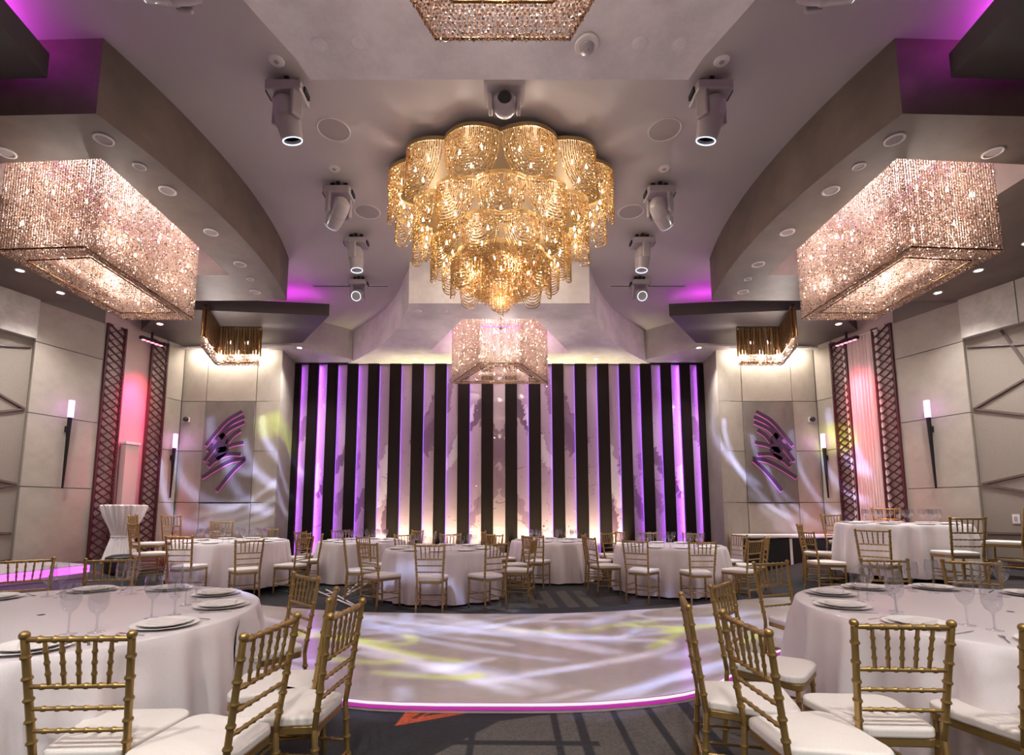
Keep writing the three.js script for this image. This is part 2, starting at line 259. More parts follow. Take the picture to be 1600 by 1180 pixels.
// ------------------------------------------------------------------ stage backdrop
{
  const c = document.createElement('canvas'), W = 2048, Hh = 1024; c.width = W; c.height = Hh; const g = c.getContext('2d'), r = rng(31);
  g.fillStyle = '#ad91a3'; g.fillRect(0, 0, W, Hh);
  const bx = (m) => (m + 4.8) / 9.6 * W, by = (y) => Hh - y / 4.8 * Hh;
  for (const side of [-1, 1]) for (let k = 0; k < 15; k++) {       // ragged feather-like sweeps rising outwards, mirrored left and right
    const q = rng(500 + k), x0 = 0.2 + k * 0.31 + q() * 0.3, y0 = 0.5 + q() * 2.6, len = 0.9 + q() * 1.3, lean = 0.25 + q() * 0.5, wid = 0.1 + q() * 0.16;
    g.fillStyle = ['#7a5a72', '#8c6d84', '#6a4c64', '#d2c1ca', '#846479'][k % 5]; g.globalAlpha = 0.85;
    for (let j = 0; j < 70; j++) { const t = j / 70, w = wid * Math.sin(Math.PI * Math.min(1, t * 1.1 + 0.1)) ** 0.7, x = x0 - lean * t * len + 0.15 * t * t + (q() - 0.5) * w, y = y0 + len * t; g.beginPath(); g.ellipse(bx(side * x), by(y), (0.25 + q() * 0.5) * w * 213, (0.04 + 0.1 * q()) * 213, side * 0.5 + q() * 0.6, 0, 7); g.fill(); }
  }
  g.globalAlpha = 0.8;
  for (let k = 0; k < 40; k++) { const x = bx(-4.6 + r() * 9.2), y = by(0.3 + r() * 2.2); g.strokeStyle = k % 2 ? '#6d5a62' : '#8d7f86'; g.lineWidth = 4; g.beginPath(); g.moveTo(x, y); g.quadraticCurveTo(x + 26, y + (r() - 0.2) * 50, x + 56, y + (r() - 0.5) * 46); g.stroke(); }
  const t = new THREE.CanvasTexture(c); t.colorSpace = THREE.SRGBColorSpace;
  const print = paint({ map: t, roughness: 0.4, clearcoat: 0.3 });
  const bd = thing('stage_backdrop', 'stage backdrop of dark vertical slats between mauve printed strips edged with purple light', 'backdrop', P(0, 11.7));
  part(bd, 'back_board', box(9.5, SH, 0.06, 0, SH / 2, -0.16), M.slat);
  const xs = (i) => 0.55 * i - 0.00053 * i ** 3, lamps = [];
  for (let i = -9; i <= 9; i++) {
    const x = xs(i), w = 0.5 * (xs(Math.abs(i) + 0.5) - xs(Math.abs(i) - 0.5)) * 1.02, gm = box(w, SH, 0.02, x, SH / 2, -0.1), p = gm.attributes.position, uv = gm.attributes.uv;
    for (let k = 0; k < p.count; k++) uv.setXY(k, (p.getX(k) + 4.8) / 9.6, p.getY(k) / 4.8);
    part(bd, 'print_strip', gm, print);
    const e = i <= 0 ? -1 : 1; if (i === 0) continue;
    part(bd, 'led_strip', box(0.012, SH - 0.05, 0.012, x + e * (w / 2 - 0.006), SH / 2, -0.08), E.purple, 'purple light line');
    lamps.push([x + e * (w / 2 - 0.014), -e, Math.abs(i)]);
  }
  for (let i = -10; i <= 9; i++) { const a = i + 0.5, end = Math.abs(a) > 9, x = Math.sign(a) * (end ? 4.715 : xs(Math.abs(a))), w = end ? 0.12 : 0.5 * (xs(Math.abs(a) + 0.5) - xs(Math.abs(a) - 0.5)); part(bd, 'slat', box(w, SH, 0.14, x, SH / 2, -0.05, 0.004), M.slat); }
  const st = new THREE.InstancedMesh(new THREE.OctahedronGeometry(0.012), M.mirrorBead, 700), m4 = new THREE.Matrix4();
  for (let k = 0; k < 700; k++) { const i = Math.floor(r() * 19) - 9, x = Math.sign(i) * xs(Math.abs(i)); m4.makeRotationFromEuler(new THREE.Euler(r() * 3, r() * 3, 0)).scale(V(1, 1, 0.6).multiplyScalar(0.6 + r() * 0.8)); m4.setPosition(x + (r() - 0.5) * 0.22, 0.6 + r() * 3.9, -0.086); st.setMatrixAt(k, m4); }
  st.name = 'rhinestones'; st.userData.kind = 'stuff'; lit(st); bd.add(st);
  for (const [x, dir, i] of lamps) areaLight(V(x, SH / 2, -11.725), V(x + dir, SH / 2, -12.5), 0.02, SH - 0.1, new THREE.Color().setRGB(0.5, 0.1, 1), i >= 8 ? 45 : i >= 6 ? 9 : 3);
  for (let k = -5; k <= 5; k++) {                                  // warm uplights on the floor under the strips
    const ux = xs(Math.abs(k)) * Math.sign(k), u = thing('stage_uplight', `small black uplight on the floor under the backdrop, ${ord[k + 5]} from left`, 'lamp', P(ux, 11.5), 0, 'uplights along the stage backdrop');
    part(u, 'body', lathe([[0, 0], [0.06, 0], [0.06, 0.16], [0.052, 0.16], [0.05, 0.1], [0, 0.1]], 16), M.black);
    part(u, 'lens', lathe([[0, 0.105], [0.045, 0.105]], 16), glow(1, 0.9, 0.6, 2));
    spotLight(P(ux, 11.5, 0.14), P(ux, 11.79, 1.7), new THREE.Color().setRGB(1, 0.93, 0.5), POWER.uplight, 0.45, 1, 2);
  }
}

// ------------------------------------------------------------------ dance floor
{
  const far = [[-4.7, 7.95], [-3.88, 7.7], [-3.3, 7.32], [-2.36, 6.97], [-1.9, 6.85], [0, 6.71], [0.83, 6.75], [1.98, 7.02], [2.6, 7.23], [3.6, 7.75], [4.7, 8.05]];
  const near = [[4.7, 6.6], [3.0, 5.35], [2.0, 4.45], [1.45, 3.96], [0.76, 3.75], [0, 3.71], [-1.06, 3.79], [-1.6, 4.1], [-3.0, 5.2], [-4.7, 6.4]];
  const bend = (pts) => new THREE.CatmullRomCurve3(pts.map(([x, d]) => V(x, 0, d))).getPoints(40).map((p) => [p.x, p.z]);
  const out = [...bend(far), ...bend(near)];
  const t = thing('dance_floor', 'glossy white dance floor with a glowing pink rim', 'dance floor', V(0, 0, 0));
  part(t, 'top', prism(out, 0.0, 0.07), M.dance);
  const list = []; for (let i = 0; i < out.length; i++) { const a = out[i], b = out[(i + 1) % out.length]; if (Math.hypot(a[0] - b[0], a[1] - b[1]) > 0.001) list.push(rod(P(a[0], a[1], 0.055), P(b[0], b[1], 0.055), 0.009, 6)); }
  part(t, 'led_rim', merge(list), E.rim, 'pink light line round the edge');
  const low = []; for (let i = 0; i < out.length; i++) { const a = out[i], b = out[(i + 1) % out.length]; if (Math.hypot(a[0] - b[0], a[1] - b[1]) > 0.001) low.push(rod(P(a[0], a[1], 0.03), P(b[0], b[1], 0.03), 0.011, 6)); }
  part(t, 'led_kick', merge(low), E.kick, 'magenta light line under the rim');
}
// low white platform with a lit edge by the left wall
{
  const t = thing('low_platform', 'low white platform with a magenta lit front edge beyond the front left table', 'platform', V(0, 0, 0));
  const pl = [[-6.1, 7.75], [-6.3, 6.5], [-7.75, 6.5], [-7.45, 8.0], [-6.9, 8.1]];
  part(t, 'deck', prism(pl, 0.3, 0.58), M.grille);
  part(t, 'led_front', rodBox(P(-6.09, 7.75, 0.52), P(-6.29, 6.5, 0.52), 0.1, 0.02), E.magenta, 'glowing magenta front edge');
  areaLight(P(-6.15, 7.1, 0.56), P(-5, 7.0, 0.5), 1.2, 0.14, MAGENTA, 2);
}
function rodBox(a, b, h, w) { const L = a.distanceTo(b), g = new THREE.BoxGeometry(L, h, w); g.rotateY(-Math.atan2(b.z - a.z, b.x - a.x)); const m = a.clone().lerp(b, 0.5); return g.translate(m.x, m.y, m.z); }

// ------------------------------------------------------------------ gold chiavari chair, seat front towards +z
function makeChair() {
  const o = new THREE.Group(); o.name = 'chiavari_chair'; o.userData = { category: 'chair', group: 'gold chiavari chairs' };
  const W = 0.195, sy = 0.43, top = 0.92, bz = (y) => (y < sy ? -0.19 - 0.03 * (1 - y / sy) : -0.19 - 0.065 * (y - sy) / (top - sy)), bx = (y) => (y < sy ? 0.172 + 0.006 * (1 - y / sy) : 0.172 + 0.026 * (y - sy) / (top - sy));
  for (const s of [-1, 1]) {
    part(o, 'back_post', merge([cane(V(s * bx(0), 0, bz(0)), V(s * bx(sy), sy, bz(sy)), 0.015, 4), cane(V(s * bx(sy), sy, bz(sy)), V(s * bx(top), top, bz(top)), 0.015, 5), new THREE.SphereGeometry(0.019, 8, 6).translate(s * bx(top), top, bz(top))]), M.gold);
    part(o, 'front_leg', cane(V(s * 0.185, 0, 0.2), V(s * 0.185, sy - 0.02, 0.19), 0.014, 5), M.gold);
    for (const y of [0.15, 0.24]) part(o, 'stretcher', cane(V(s * bx(y), y, bz(y)), V(s * 0.185, y, 0.195), 0.008, 4, 6), M.gold);
  }
  for (const y of [0.19]) { part(o, 'stretcher', cane(V(-0.185, y, 0.195), V(0.185, y, 0.195), 0.008, 4, 6), M.gold); part(o, 'stretcher', cane(V(-bx(y), y, bz(y)), V(bx(y), y, bz(y)), 0.008, 4, 6), M.gold); }
  for (const [y, r] of [[0.905, 0.012], [0.725, 0.01], [0.64, 0.009], [0.555, 0.009]]) part(o, 'back_rail', cane(V(-bx(y), y, bz(y)), V(bx(y), y, bz(y)), r, 6), M.gold);
  for (let k = -2; k <= 2; k++) part(o, 'spindle', cane(V(k * 0.055, 0.73, bz(0.73)), V(k * 0.062, 0.9, bz(0.9)), 0.008, 3, 6), M.gold);
  const seatShape = (k, r) => { const s = new THREE.Shape(), f = 0.205 * k, b = 0.148 * k, z0 = -0.185 * k, z1 = 0.215 * k; s.moveTo(-b + r, z0); s.lineTo(b - r, z0); s.quadraticCurveTo(b, z0, b + 0.004, z0 + r); s.lineTo(f, z1 - r * 1.6); s.quadraticCurveTo(f, z1, f - r * 1.6, z1); s.lineTo(-f + r * 1.6, z1); s.quadraticCurveTo(-f, z1, -f, z1 - r * 1.6); s.lineTo(-b - 0.004, z0 + r); s.quadraticCurveTo(-b, z0, -b + r, z0); return s; };
  part(o, 'seat_frame', new THREE.ExtrudeGeometry(seatShape(1, 0.03), { depth: 0.028, bevelEnabled: true, bevelSize: 0.004, bevelThickness: 0.004, bevelSegments: 1, curveSegments: 5 }).rotateX(Math.PI / 2).translate(0, sy, 0).scale(1, 1, 1), M.gold);
  const cu = new THREE.ExtrudeGeometry(seatShape(1.02, 0.05), { depth: 0.018, bevelEnabled: true, bevelSize: 0.016, bevelThickness: 0.014, bevelSegments: 4, bevelOffset: -0.008, curveSegments: 6 }).rotateX(Math.PI / 2).translate(0, sy + 0.034, 0);
  part(o, 'seat_cushion', cu, M.cushion, 'white padded seat');
  return o;
}
const chairProto = makeChair(), chairs = [];
function chair(bx, bd, fx, fd, table) {                           // place of the back, direction it faces
  const n = Math.hypot(fx, fd); fx /= n; fd /= n;
  const x = bx + fx * 0.22, d = bd + fd * 0.22;
  chairs.push({ x, d, turn: Math.atan2(fx, -fd), table });
}

// ------------------------------------------------------------------ tables under white cloths, with place settings
function clothGeo(R, h, drop, seed, folds, deep) {
  const r = rng(seed), nA = 288, rows = [], ph = r() * 6, ph2 = r() * 6, ph3 = r() * 6, top = [0.02, R * 0.5, R * 0.8, R * 0.96, R - 0.012];
  for (const q of top) rows.push((a) => [q, h]);
  rows.push((a) => [R + 0.004, h - 0.006]);
  const N = 16;
  for (let k = 1; k <= N; k++) { const t = k / N; rows.push((a) => { const f = Math.cos(folds * a + ph + 0.8 * Math.sin(3 * a + ph2)) * 0.55 + Math.cos(folds * 1.7 * a + ph3 + Math.sin(2 * a)) * 0.3 + Math.cos(folds * 0.5 * a + ph2) * 0.35; return [R + 0.012 + 0.07 * t + deep * Math.pow(t, 0.55) * f * smooth(0, 0.12, t), h - 0.006 - (drop - 0.006) * t]; }); }
  const pos = [], uv = [], idx = []; let len = 0;
  rows.forEach((f, j) => { for (let i = 0; i <= nA; i++) { const a = i / nA * Math.PI * 2, [q, y] = f(a); pos.push(q * Math.cos(a), y, q * Math.sin(a)); uv.push(a * R, j < 5 ? q : R + (h - y)); } });
  for (let j = 0; j + 1 < rows.length; j++) for (let i = 0; i < nA; i++) { const a = j * (nA + 1) + i, b = a + 1, c = a + nA + 1, e = c + 1; idx.push(a, b, c, b, e, c); }
  const g = new THREE.BufferGeometry(); g.setAttribute('position', new THREE.Float32BufferAttribute(pos, 3)); g.setAttribute('uv', new THREE.Float32BufferAttribute(uv, 2)); g.setIndex(idx); g.computeVertexNormals(); return g;
}
const TH = 0.76;
const plateGeo = (R, h) => lathe([[0, h * 0.35], [R * 0.6, h * 0.35], [R * 0.68, h * 0.5], [R, h], [R * 1.005, h * 0.93], [R * 0.66, h * 0.16], [R * 0.55, 0], [0, 0]], 36);
const G = {
  charger: plateGeo(0.165, 0.016), plate: plateGeo(0.135, 0.02), smallPlate: plateGeo(0.15, 0.022),
  wine: lathe([[0.034, 0.0], [0.0335, 0.003], [0.006, 0.007], [0.0045, 0.02], [0.004, 0.085], [0.007, 0.097], [0.026, 0.115], [0.04, 0.145], [0.042, 0.165], [0.039, 0.195], [0.033, 0.225]], 20),
  water: lathe([[0.033, 0.0], [0.0325, 0.003], [0.006, 0.007], [0.005, 0.02], [0.0048, 0.07], [0.009, 0.083], [0.03, 0.1], [0.039, 0.125], [0.041, 0.155], [0.039, 0.185], [0.036, 0.205]], 20),
  farGlass: lathe([[0.034, 0.0], [0.006, 0.006], [0.0045, 0.085], [0.026, 0.115], [0.041, 0.16], [0.033, 0.22]], 10),
};
G.napkin = (() => { const s = new THREE.Shape([[-0.05, -0.085], [0.05, -0.085], [0.05, 0.085], [-0.05, 0.085]].map(([a, b]) => new THREE.Vector2(a, b))); return merge([new THREE.ExtrudeGeometry(s, { depth: 0.006, bevelEnabled: true, bevelSize: 0.002, bevelThickness: 0.002, bevelSegments: 1 }).rotateX(-Math.PI / 2), new THREE.ExtrudeGeometry(s, { depth: 0.005, bevelEnabled: true, bevelSize: 0.002, bevelThickness: 0.002, bevelSegments: 1 }).rotateX(-Math.PI / 2).rotateY(0.05).scale(0.92, 1, 0.95).translate(0.006, 0.008, 0)]); })();
G.fork = (() => { const s = new THREE.Shape(); s.moveTo(-0.003, 0); s.lineTo(0.003, 0); s.lineTo(0.0035, 0.11); s.lineTo(0.011, 0.13); s.lineTo(0.011, 0.18); s.lineTo(0.006, 0.18); s.lineTo(0.006, 0.145); s.lineTo(0.0025, 0.145); s.lineTo(0.0025, 0.18); s.lineTo(-0.0025, 0.18); s.lineTo(-0.0025, 0.145); s.lineTo(-0.006, 0.145); s.lineTo(-0.006, 0.18); s.lineTo(-0.011, 0.18); s.lineTo(-0.011, 0.13); s.lineTo(-0.0035, 0.11); return new THREE.ExtrudeGeometry(s, { depth: 0.003, bevelEnabled: false }).rotateX(-Math.PI / 2); })();
G.knife = (() => { const s = new THREE.Shape(); s.moveTo(-0.006, 0); s.lineTo(0.006, 0); s.lineTo(0.005, 0.1); s.lineTo(0.009, 0.11); s.quadraticCurveTo(0.011, 0.19, -0.004, 0.22); s.lineTo(-0.005, 0.1); return new THREE.ExtrudeGeometry(s, { depth: 0.003, bevelEnabled: false }).rotateX(-Math.PI / 2); })();
function single(name, geo, mat, category, label, at, turn, group) { const m = lit(new THREE.Mesh(geo, mat)); m.name = numbered(name); m.position.copy(at); m.rotation.y = turn; m.userData = { label, category, group }; scene.add(m); return m; }

const tables = {
  'front left table': { x: -2.78, d: 3.2, R: 1.2, seats: 11, ph: 0.2, near: true, folds: 24, look: 'large round table with a white satin cloth, left foreground' },
  'front right table': { x: 3.2, d: 3.3, R: 1.17, seats: 11, ph: 0.05, near: true, folds: 22, look: 'large round table with a white satin cloth, right foreground' },
  'rear left table': { x: -4.72, d: 9.2, R: 0.92, seats: 10, ph: 0.31, folds: 18, look: 'round table under white cloth in front of the left art panel' },
  'middle table': { x: -0.93, d: 8.5, R: 0.92, seats: 10, ph: 0.314, folds: 18, look: 'round table under white cloth just behind the dance floor centre' },
  'right middle table': { x: 2.98, d: 9.1, R: 0.92, seats: 10, ph: 0.30, folds: 18, look: 'round table under white cloth behind the dance floor, right of centre' },
  'back left table': { x: -2.75, d: 10.45, R: 0.85, seats: 9, ph: 0.1, folds: 17, look: 'round table under white cloth before the left end of the slatted backdrop' },
  'back middle table': { x: 1.1, d: 10.55, R: 0.85, seats: 9, ph: 0.17, folds: 17, look: 'round table under white cloth close before the middle of the slatted backdrop' },
  'far right table': { x: 6.2, d: 8.0, R: 0.84, seats: 9, ph: 0.35, folds: 17, look: 'round table under white cloth beside the pink curtain on the right' },
};
let seed = 3;
for (const [name, t] of Object.entries(tables)) {
  t.y = floorY(t.x, t.d) + (name === 'far right table' ? 0.0 : 0);
  const o = thing('banquet_table', t.look, 'table', P(t.x, t.d, t.y), 0, 'white-clothed banquet tables');
  part(o, 'tablecloth', clothGeo(t.R, TH, TH - 0.03, seed += 11, t.folds, t.near ? 0.09 : 0.06), M.cloth);
  part(o, 'tabletop', lathe([[0, TH - 0.035], [t.R - 0.02, TH - 0.035], [t.R - 0.015, TH - 0.012], [0, TH - 0.012]], 48), M.trimDark);
}
// seats of the two front tables as they stand; the others evenly round their tables
for (const [bx, bd, fx, fd] of [[-1.61, 2.06, -0.05, 1], [-0.97, 2.19, -0.99, 0.12], [-0.77, 2.56, -0.98, 0.1], [-0.97, 2.95, -0.92, -0.2], [-1.42, 3.75, -0.7, -0.7], [-3.7, 4.95, 0.35, -0.94], [-4.45, 4.9, 0.6, -0.8]]) chair(bx, bd, fx, fd, 'front left table');
for (const [bx, bd, fx, fd] of [[1.01, 2.76, 0.96, -0.25], [1.08, 2.26, 0.99, 0.02], [1.7, 2.26, 0.05, 1], [1.47, 3.38, 0.75, -0.66], [2.45, 4.65, 0.35, -0.93], [2.32, 2.2, -0.1, 1], [3.65, 4.92, -0.2, -1], [4.3, 4.75, -0.55, -0.85]]) chair(bx, bd, fx, fd, 'front right table');
const skip = { 'rear left table': [], 'middle table': [], 'right middle table': [], 'back left table': [], 'back middle table': [], 'far right table': [] };
for (const name of Object.keys(skip)) {
  const t = tables[name];
  for (let k = 0; k < t.seats; k++) {
    const a = t.ph + k / t.seats * Math.PI * 2, cx = Math.cos(a), cd = Math.sin(a), R = t.R + 0.59 - 0.15 * Math.max(0, cd), x = t.x + cx * R, d = t.d + cd * R;
    const clash = chairs.some((c) => Math.hypot(c.x - (x - cx * 0.22), c.d - (d - cd * 0.22)) < 0.5) || Object.entries(tables).some(([n, q]) => n !== name && Math.hypot(q.x - x, q.d - d) < q.R + 0.12) || d > (Math.abs(x) > 4.6 ? 10.66 : 11.55) || (x > 6 && x > 7.2);
    if (!clash) chair(x, d, -cx, -cd, name);
  }
}
{
  const byTable = {};
  for (const c of chairs) (byTable[c.table] ??= []).push(c);
  for (const [name, list] of Object.entries(byTable)) for (const near of [true, false]) {
    const half = list.filter((c) => (c.d < tables[name].d) === near).sort((a, b) => a.x / a.d - b.x / b.d);
    half.forEach((c, k) => copyOf(chairProto, F(c.x, c.d), c.turn, `gold chiavari chair, ${near ? 'near' : 'far'} side of the ${name}, ${ord[k]} from left`, 'gold chiavari chairs'));
  }
}
for (const [name, t] of Object.entries(tables)) {
  const seats = [], r = rng(seed += 7), y = t.y + TH + 0.0005;
  for (let k = 0; k < t.seats; k++) seats.push(t.ph + (k + (t.near ? 0.12 : 0)) / t.seats * Math.PI * 2);
  for (const near of [true, false]) {
    const half = seats.filter((a) => (Math.sin(a) < 0) === near).sort((a, b) => Math.cos(a) - Math.cos(b));
    half.forEach((a, k) => {
      const where = `${ord[k]} place from left, ${near ? 'near' : 'far'} side of ${name}`, at = (q, side, up = 0) => P(t.x + Math.cos(a) * q - Math.sin(a) * side, t.d + Math.sin(a) * q + Math.cos(a) * side, y + up), turn = a + Math.PI / 2;
      const pr = t.R - 0.21;
      if (t.near) {
        single('charger_plate', G.charger, M.china, 'plate', `white charger plate, ${where}`, at(pr, 0), 0, 'charger plates');
        single('dinner_plate', G.plate, M.china, 'plate', `white dinner plate on charger, ${where}`, at(pr, 0, 0.0075), 0, 'dinner plates');
        single('napkin', G.napkin, M.napkin, 'napkin', `folded white napkin on plate, ${where}`, at(pr, 0, 0.0165), turn, 'folded napkins');
        single('fork', G.fork, M.steel, 'fork', `steel fork, ${where}`, at(pr + 0.1, -0.2), turn, 'forks');
        single('knife', G.knife, M.steel, 'knife', `steel knife, ${where}`, at(pr + 0.1, 0.2), turn, 'knives');
        single('wine_glass', G.wine, M.glass, 'glass', `tall clear wine glass, ${where}`, at(pr - 0.24 - r() * 0.03, 0.1 + r() * 0.03), 0, 'wine glasses').scale.setScalar(1.12);
        single('water_goblet', G.water, M.glass, 'glass', `clear stemmed water goblet, ${where}`, at(pr - 0.2 - r() * 0.03, 0.22 + r() * 0.02), 0, 'water goblets').scale.setScalar(1.12);
      } else {
        single('dinner_plate', G.smallPlate, M.china, 'plate', `white dinner plate, ${where}`, at(pr, 0), 0, 'dinner plates');
        single('wine_glass', G.farGlass, M.glass, 'glass', `clear wine glass, ${where}`, at(pr - 0.22, 0.08), 0, 'wine glasses');
        single('water_goblet', G.farGlass, M.glass, 'glass', `clear water goblet, ${where}`, at(pr - 0.2, 0.19), 0, 'water goblets');
      }
    });
  }
}
// cocktail table, pouf, console, folding tray stand
{
  const c = F(-6.55, 9.0), t = thing('cocktail_table', 'tall cocktail table in a gathered white cloth by the lattice screens', 'table', c);
  const n = 96, rows = [[0.02, 1.0], [0.3, 1.0], [0.335, 0.998], [0.33, 0.97], [0.28, 0.8], [0.19, 0.6], [0.15, 0.47], [0.15, 0.44], [0.2, 0.25], [0.26, 0.02]], pos = [], uv = [], idx = [];
  rows.forEach(([q, y], j) => { for (let i = 0; i <= n; i++) { const a = i / n * Math.PI * 2, k = j < 3 ? 0 : Math.cos(24 * a) * 0.07 + Math.cos(11 * a + 1) * 0.05; pos.push(q * (1 + k) * Math.cos(a), y, q * (1 + k) * Math.sin(a)); uv.push(a * 0.3, 1 - y); } });
  for (let j = 0; j + 1 < rows.length; j++) for (let i = 0; i < n; i++) { const a = j * (n + 1) + i, b = a + 1, e = a + n + 1; idx.push(a, b, e, b, e + 1, e); }
  const g = new THREE.BufferGeometry(); g.setAttribute('position', new THREE.Float32BufferAttribute(pos, 3)); g.setAttribute('uv', new THREE.Float32BufferAttribute(uv, 2)); g.setIndex(idx); g.computeVertexNormals();
  part(t, 'cloth', g, M.cloth); part(t, 'cloth_band', new THREE.TorusGeometry(0.152, 0.014, 8, 32).rotateX(Math.PI / 2).translate(0, 0.455, 0), M.cloth);
  const p = thing('pouf', 'low black round pouf in front of the cocktail table', 'stool', F(-6.0, 8.3));
  part(p, 'cushion', lathe([[0, 0], [0.2, 0], [0.23, 0.05], [0.24, 0.2], [0.22, 0.27], [0.15, 0.3], [0, 0.31]], 28), M.black);
  part(p, 'piping', new THREE.TorusGeometry(0.225, 0.008, 6, 32).rotateX(Math.PI / 2).translate(0, 0.26, 0), M.darkMetal);
  const k = thing('console_bench', 'long dark console with a white top below the right art panel', 'console', P(5.75, 10.45));
  part(k, 'top', box(2.0, 0.05, 0.5, 0, 0.86, 0, 0.006), M.whitePlastic); part(k, 'front_panel', box(0.95, 0.62, 0.03, -0.5, 0.5, 0.2), M.black); part(k, 'front_panel', box(0.95, 0.62, 0.03, 0.5, 0.5, 0.2), M.black);
  for (const x of [-0.98, 0, 0.98]) part(k, 'leg', box(0.05, 0.84, 0.44, x, 0.42, 0), M.whitePlastic);
  const s = thing('folding_stand', 'folding tray stand lying on the carpet left of the middle table', 'stand', P(-2.55, 7.95));
  const pairs = [[-0.6, 1.0, 0.5, -0.5], [-0.42, 1.05, 0.62, -0.62], [0.1, 0.3, 0.2, 1.0], [0.1, 0.3, 0.42, 0.85]];
  for (const [x0, d0, x1, d1] of pairs) part(s, 'leg', rod(P(x0, d0, 0.02), P(x1, d1, d1 > 0 ? 0.2 : 0.02), 0.014, 8), M.whitePlastic);
  part(s, 'crossbar', rod(P(-0.25, 0.55, 0.03), P(-0.1, 0.6, 0.03), 0.012, 8), M.whitePlastic);
}

// ------------------------------------------------------------------ wall art, sconces, curtain, small wall fittings
const strokes = [
  [[415, 235], [300, 310], [205, 425], [135, 525]], [[435, 282], [325, 340], [230, 450], [152, 570]], [[435, 325], [310, 395], [225, 515], [130, 655]],
  [[412, 392], [345, 445], [300, 515]], [[440, 498], [330, 525], [235, 590], [165, 665]], [[425, 598], [310, 600], [210, 655], [165, 700]],
  [[465, 632], [350, 655], [230, 720], [120, 795]], [[462, 645], [370, 735], [245, 905]], [[250, 430], [290, 480], [240, 560], [300, 560], [230, 640]],
];
for (const s of [-1, 1]) {
  const side = s < 0 ? 'left' : 'right', t = thing('wall_art', `grey art panel with plum brush strokes on the ${side} rear wall`, 'wall art', P(s * 5.72, 10.745), 0);
  part(t, 'board', box(1.06, 2.13, 0.035, 0, 2.6, 0.018, 0.004), M.artBoard);
  strokes.forEach((pts, k) => {
    const c = new THREE.CatmullRomCurve3(pts.map(([x, y]) => V(-s * ((x - 105) / 410 - 0.5) * 1.06, 2.6 - ((y - 150) / 850 - 0.5) * 2.13, 0)));
    const ribbon = (w, z0, z1, dy) => { const n = 24, pos = [], idx = [], q = c.getPoints(n); q.forEach((p, i) => { const a = q[Math.max(0, i - 1)], b = q[Math.min(n, i + 1)], tx = b.x - a.x, ty = b.y - a.y, L = Math.hypot(tx, ty), nx = -ty / L * w, ny = tx / L * w; pos.push(p.x + nx, p.y + ny + dy, z1, p.x - nx, p.y - ny + dy, z1, p.x - nx, p.y - ny + dy, z0, p.x + nx, p.y + ny + dy, z0); });
      for (let i = 0; i < n; i++) for (let e = 0; e < 4; e++) { const a = i * 4 + e, b = i * 4 + (e + 1) % 4; idx.push(a, b, a + 4, b, b + 4, a + 4); } idx.push(0, 3, 2, 0, 2, 1); const z = n * 4; idx.push(z, z + 1, z + 2, z, z + 2, z + 3);
      const g = new THREE.BufferGeometry(); g.setAttribute('position', new THREE.Float32BufferAttribute(pos, 3)); g.setIndex(idx); const f = g.toNonIndexed(); f.setAttribute('uv', new THREE.Float32BufferAttribute(new Float32Array(f.attributes.position.count * 2), 2)); f.computeVertexNormals(); return f; };
    const w = k === 8 ? 0.06 : 0.036, st = part(t, 'brush_stroke', ribbon(w, 0.04, 0.06, 0), M.plum);
    if (k < 8) part(st, 'pink_edge', ribbon(w * 0.9, 0.036, 0.052, -0.028), M.plumEdge, 'bright pink lower edge');
  });
  // sconces
  for (const [tt, y0, y1, where] of [[0.06, 1.62, 2.95, `on the ${side} wall beside the art panel`], [0.81, 1.74, 3.24, `on the ${side} wall nearest the chevron partition`]]) {
    const at = onWall(s, tt, 0, 0.05), o = thing('wall_sconce', `slim dark torch-shaped sconce with glowing lilac top, ${where}`, 'wall lamp', at, s < 0 ? wallTurn(1) : wallTurn(-1), 'torch sconces');
    const lampH = 0.3; part(o, 'stem', rod(V(0, y0, 0), V(0, y1 - lampH, 0.02), 0.016, 10, 0.034), M.darkMetal);
    part(o, 'lamp_tube', box(0.075, lampH, 0.06, 0, y1 - lampH / 2, 0.03, 0.01), E.sconce); part(o, 'bracket', box(0.05, 0.1, 0.05, 0, y1 - lampH - 0.2, -0.02), M.darkMetal);
    pointLight(onWall(s, tt, y1 - lampH / 2, 0.16), new THREE.Color().setRGB(0.8, 0.35, 1), 0.12, 3);
  }
  const cam = thing('security_camera', `small black dome camera on the ${side} rear wall beside the art panel`, 'camera', P(s * 6.62, 10.74, 3.28));
  part(cam, 'mount', box(0.1, 0.1, 0.05, 0, 0, 0.02, 0.008), M.whitePlastic); part(cam, 'dome', new THREE.SphereGeometry(0.055, 16, 12).translate(0, 0, 0.07), M.black);
  const ou = thing('wall_outlet', `white wall outlet low on the ${side} chevron partition`, 'outlet', onWall(s, 1.17, 1.25, -0.06), s < 0 ? wallTurn(1) : wallTurn(-1));
  part(ou, 'plate', box(0.09, 0.14, 0.012, 0, 0, 0.006, 0.003), M.whitePlastic); part(ou, 'socket', box(0.04, 0.07, 0.006, 0, 0, 0.014), M.fixture);
}
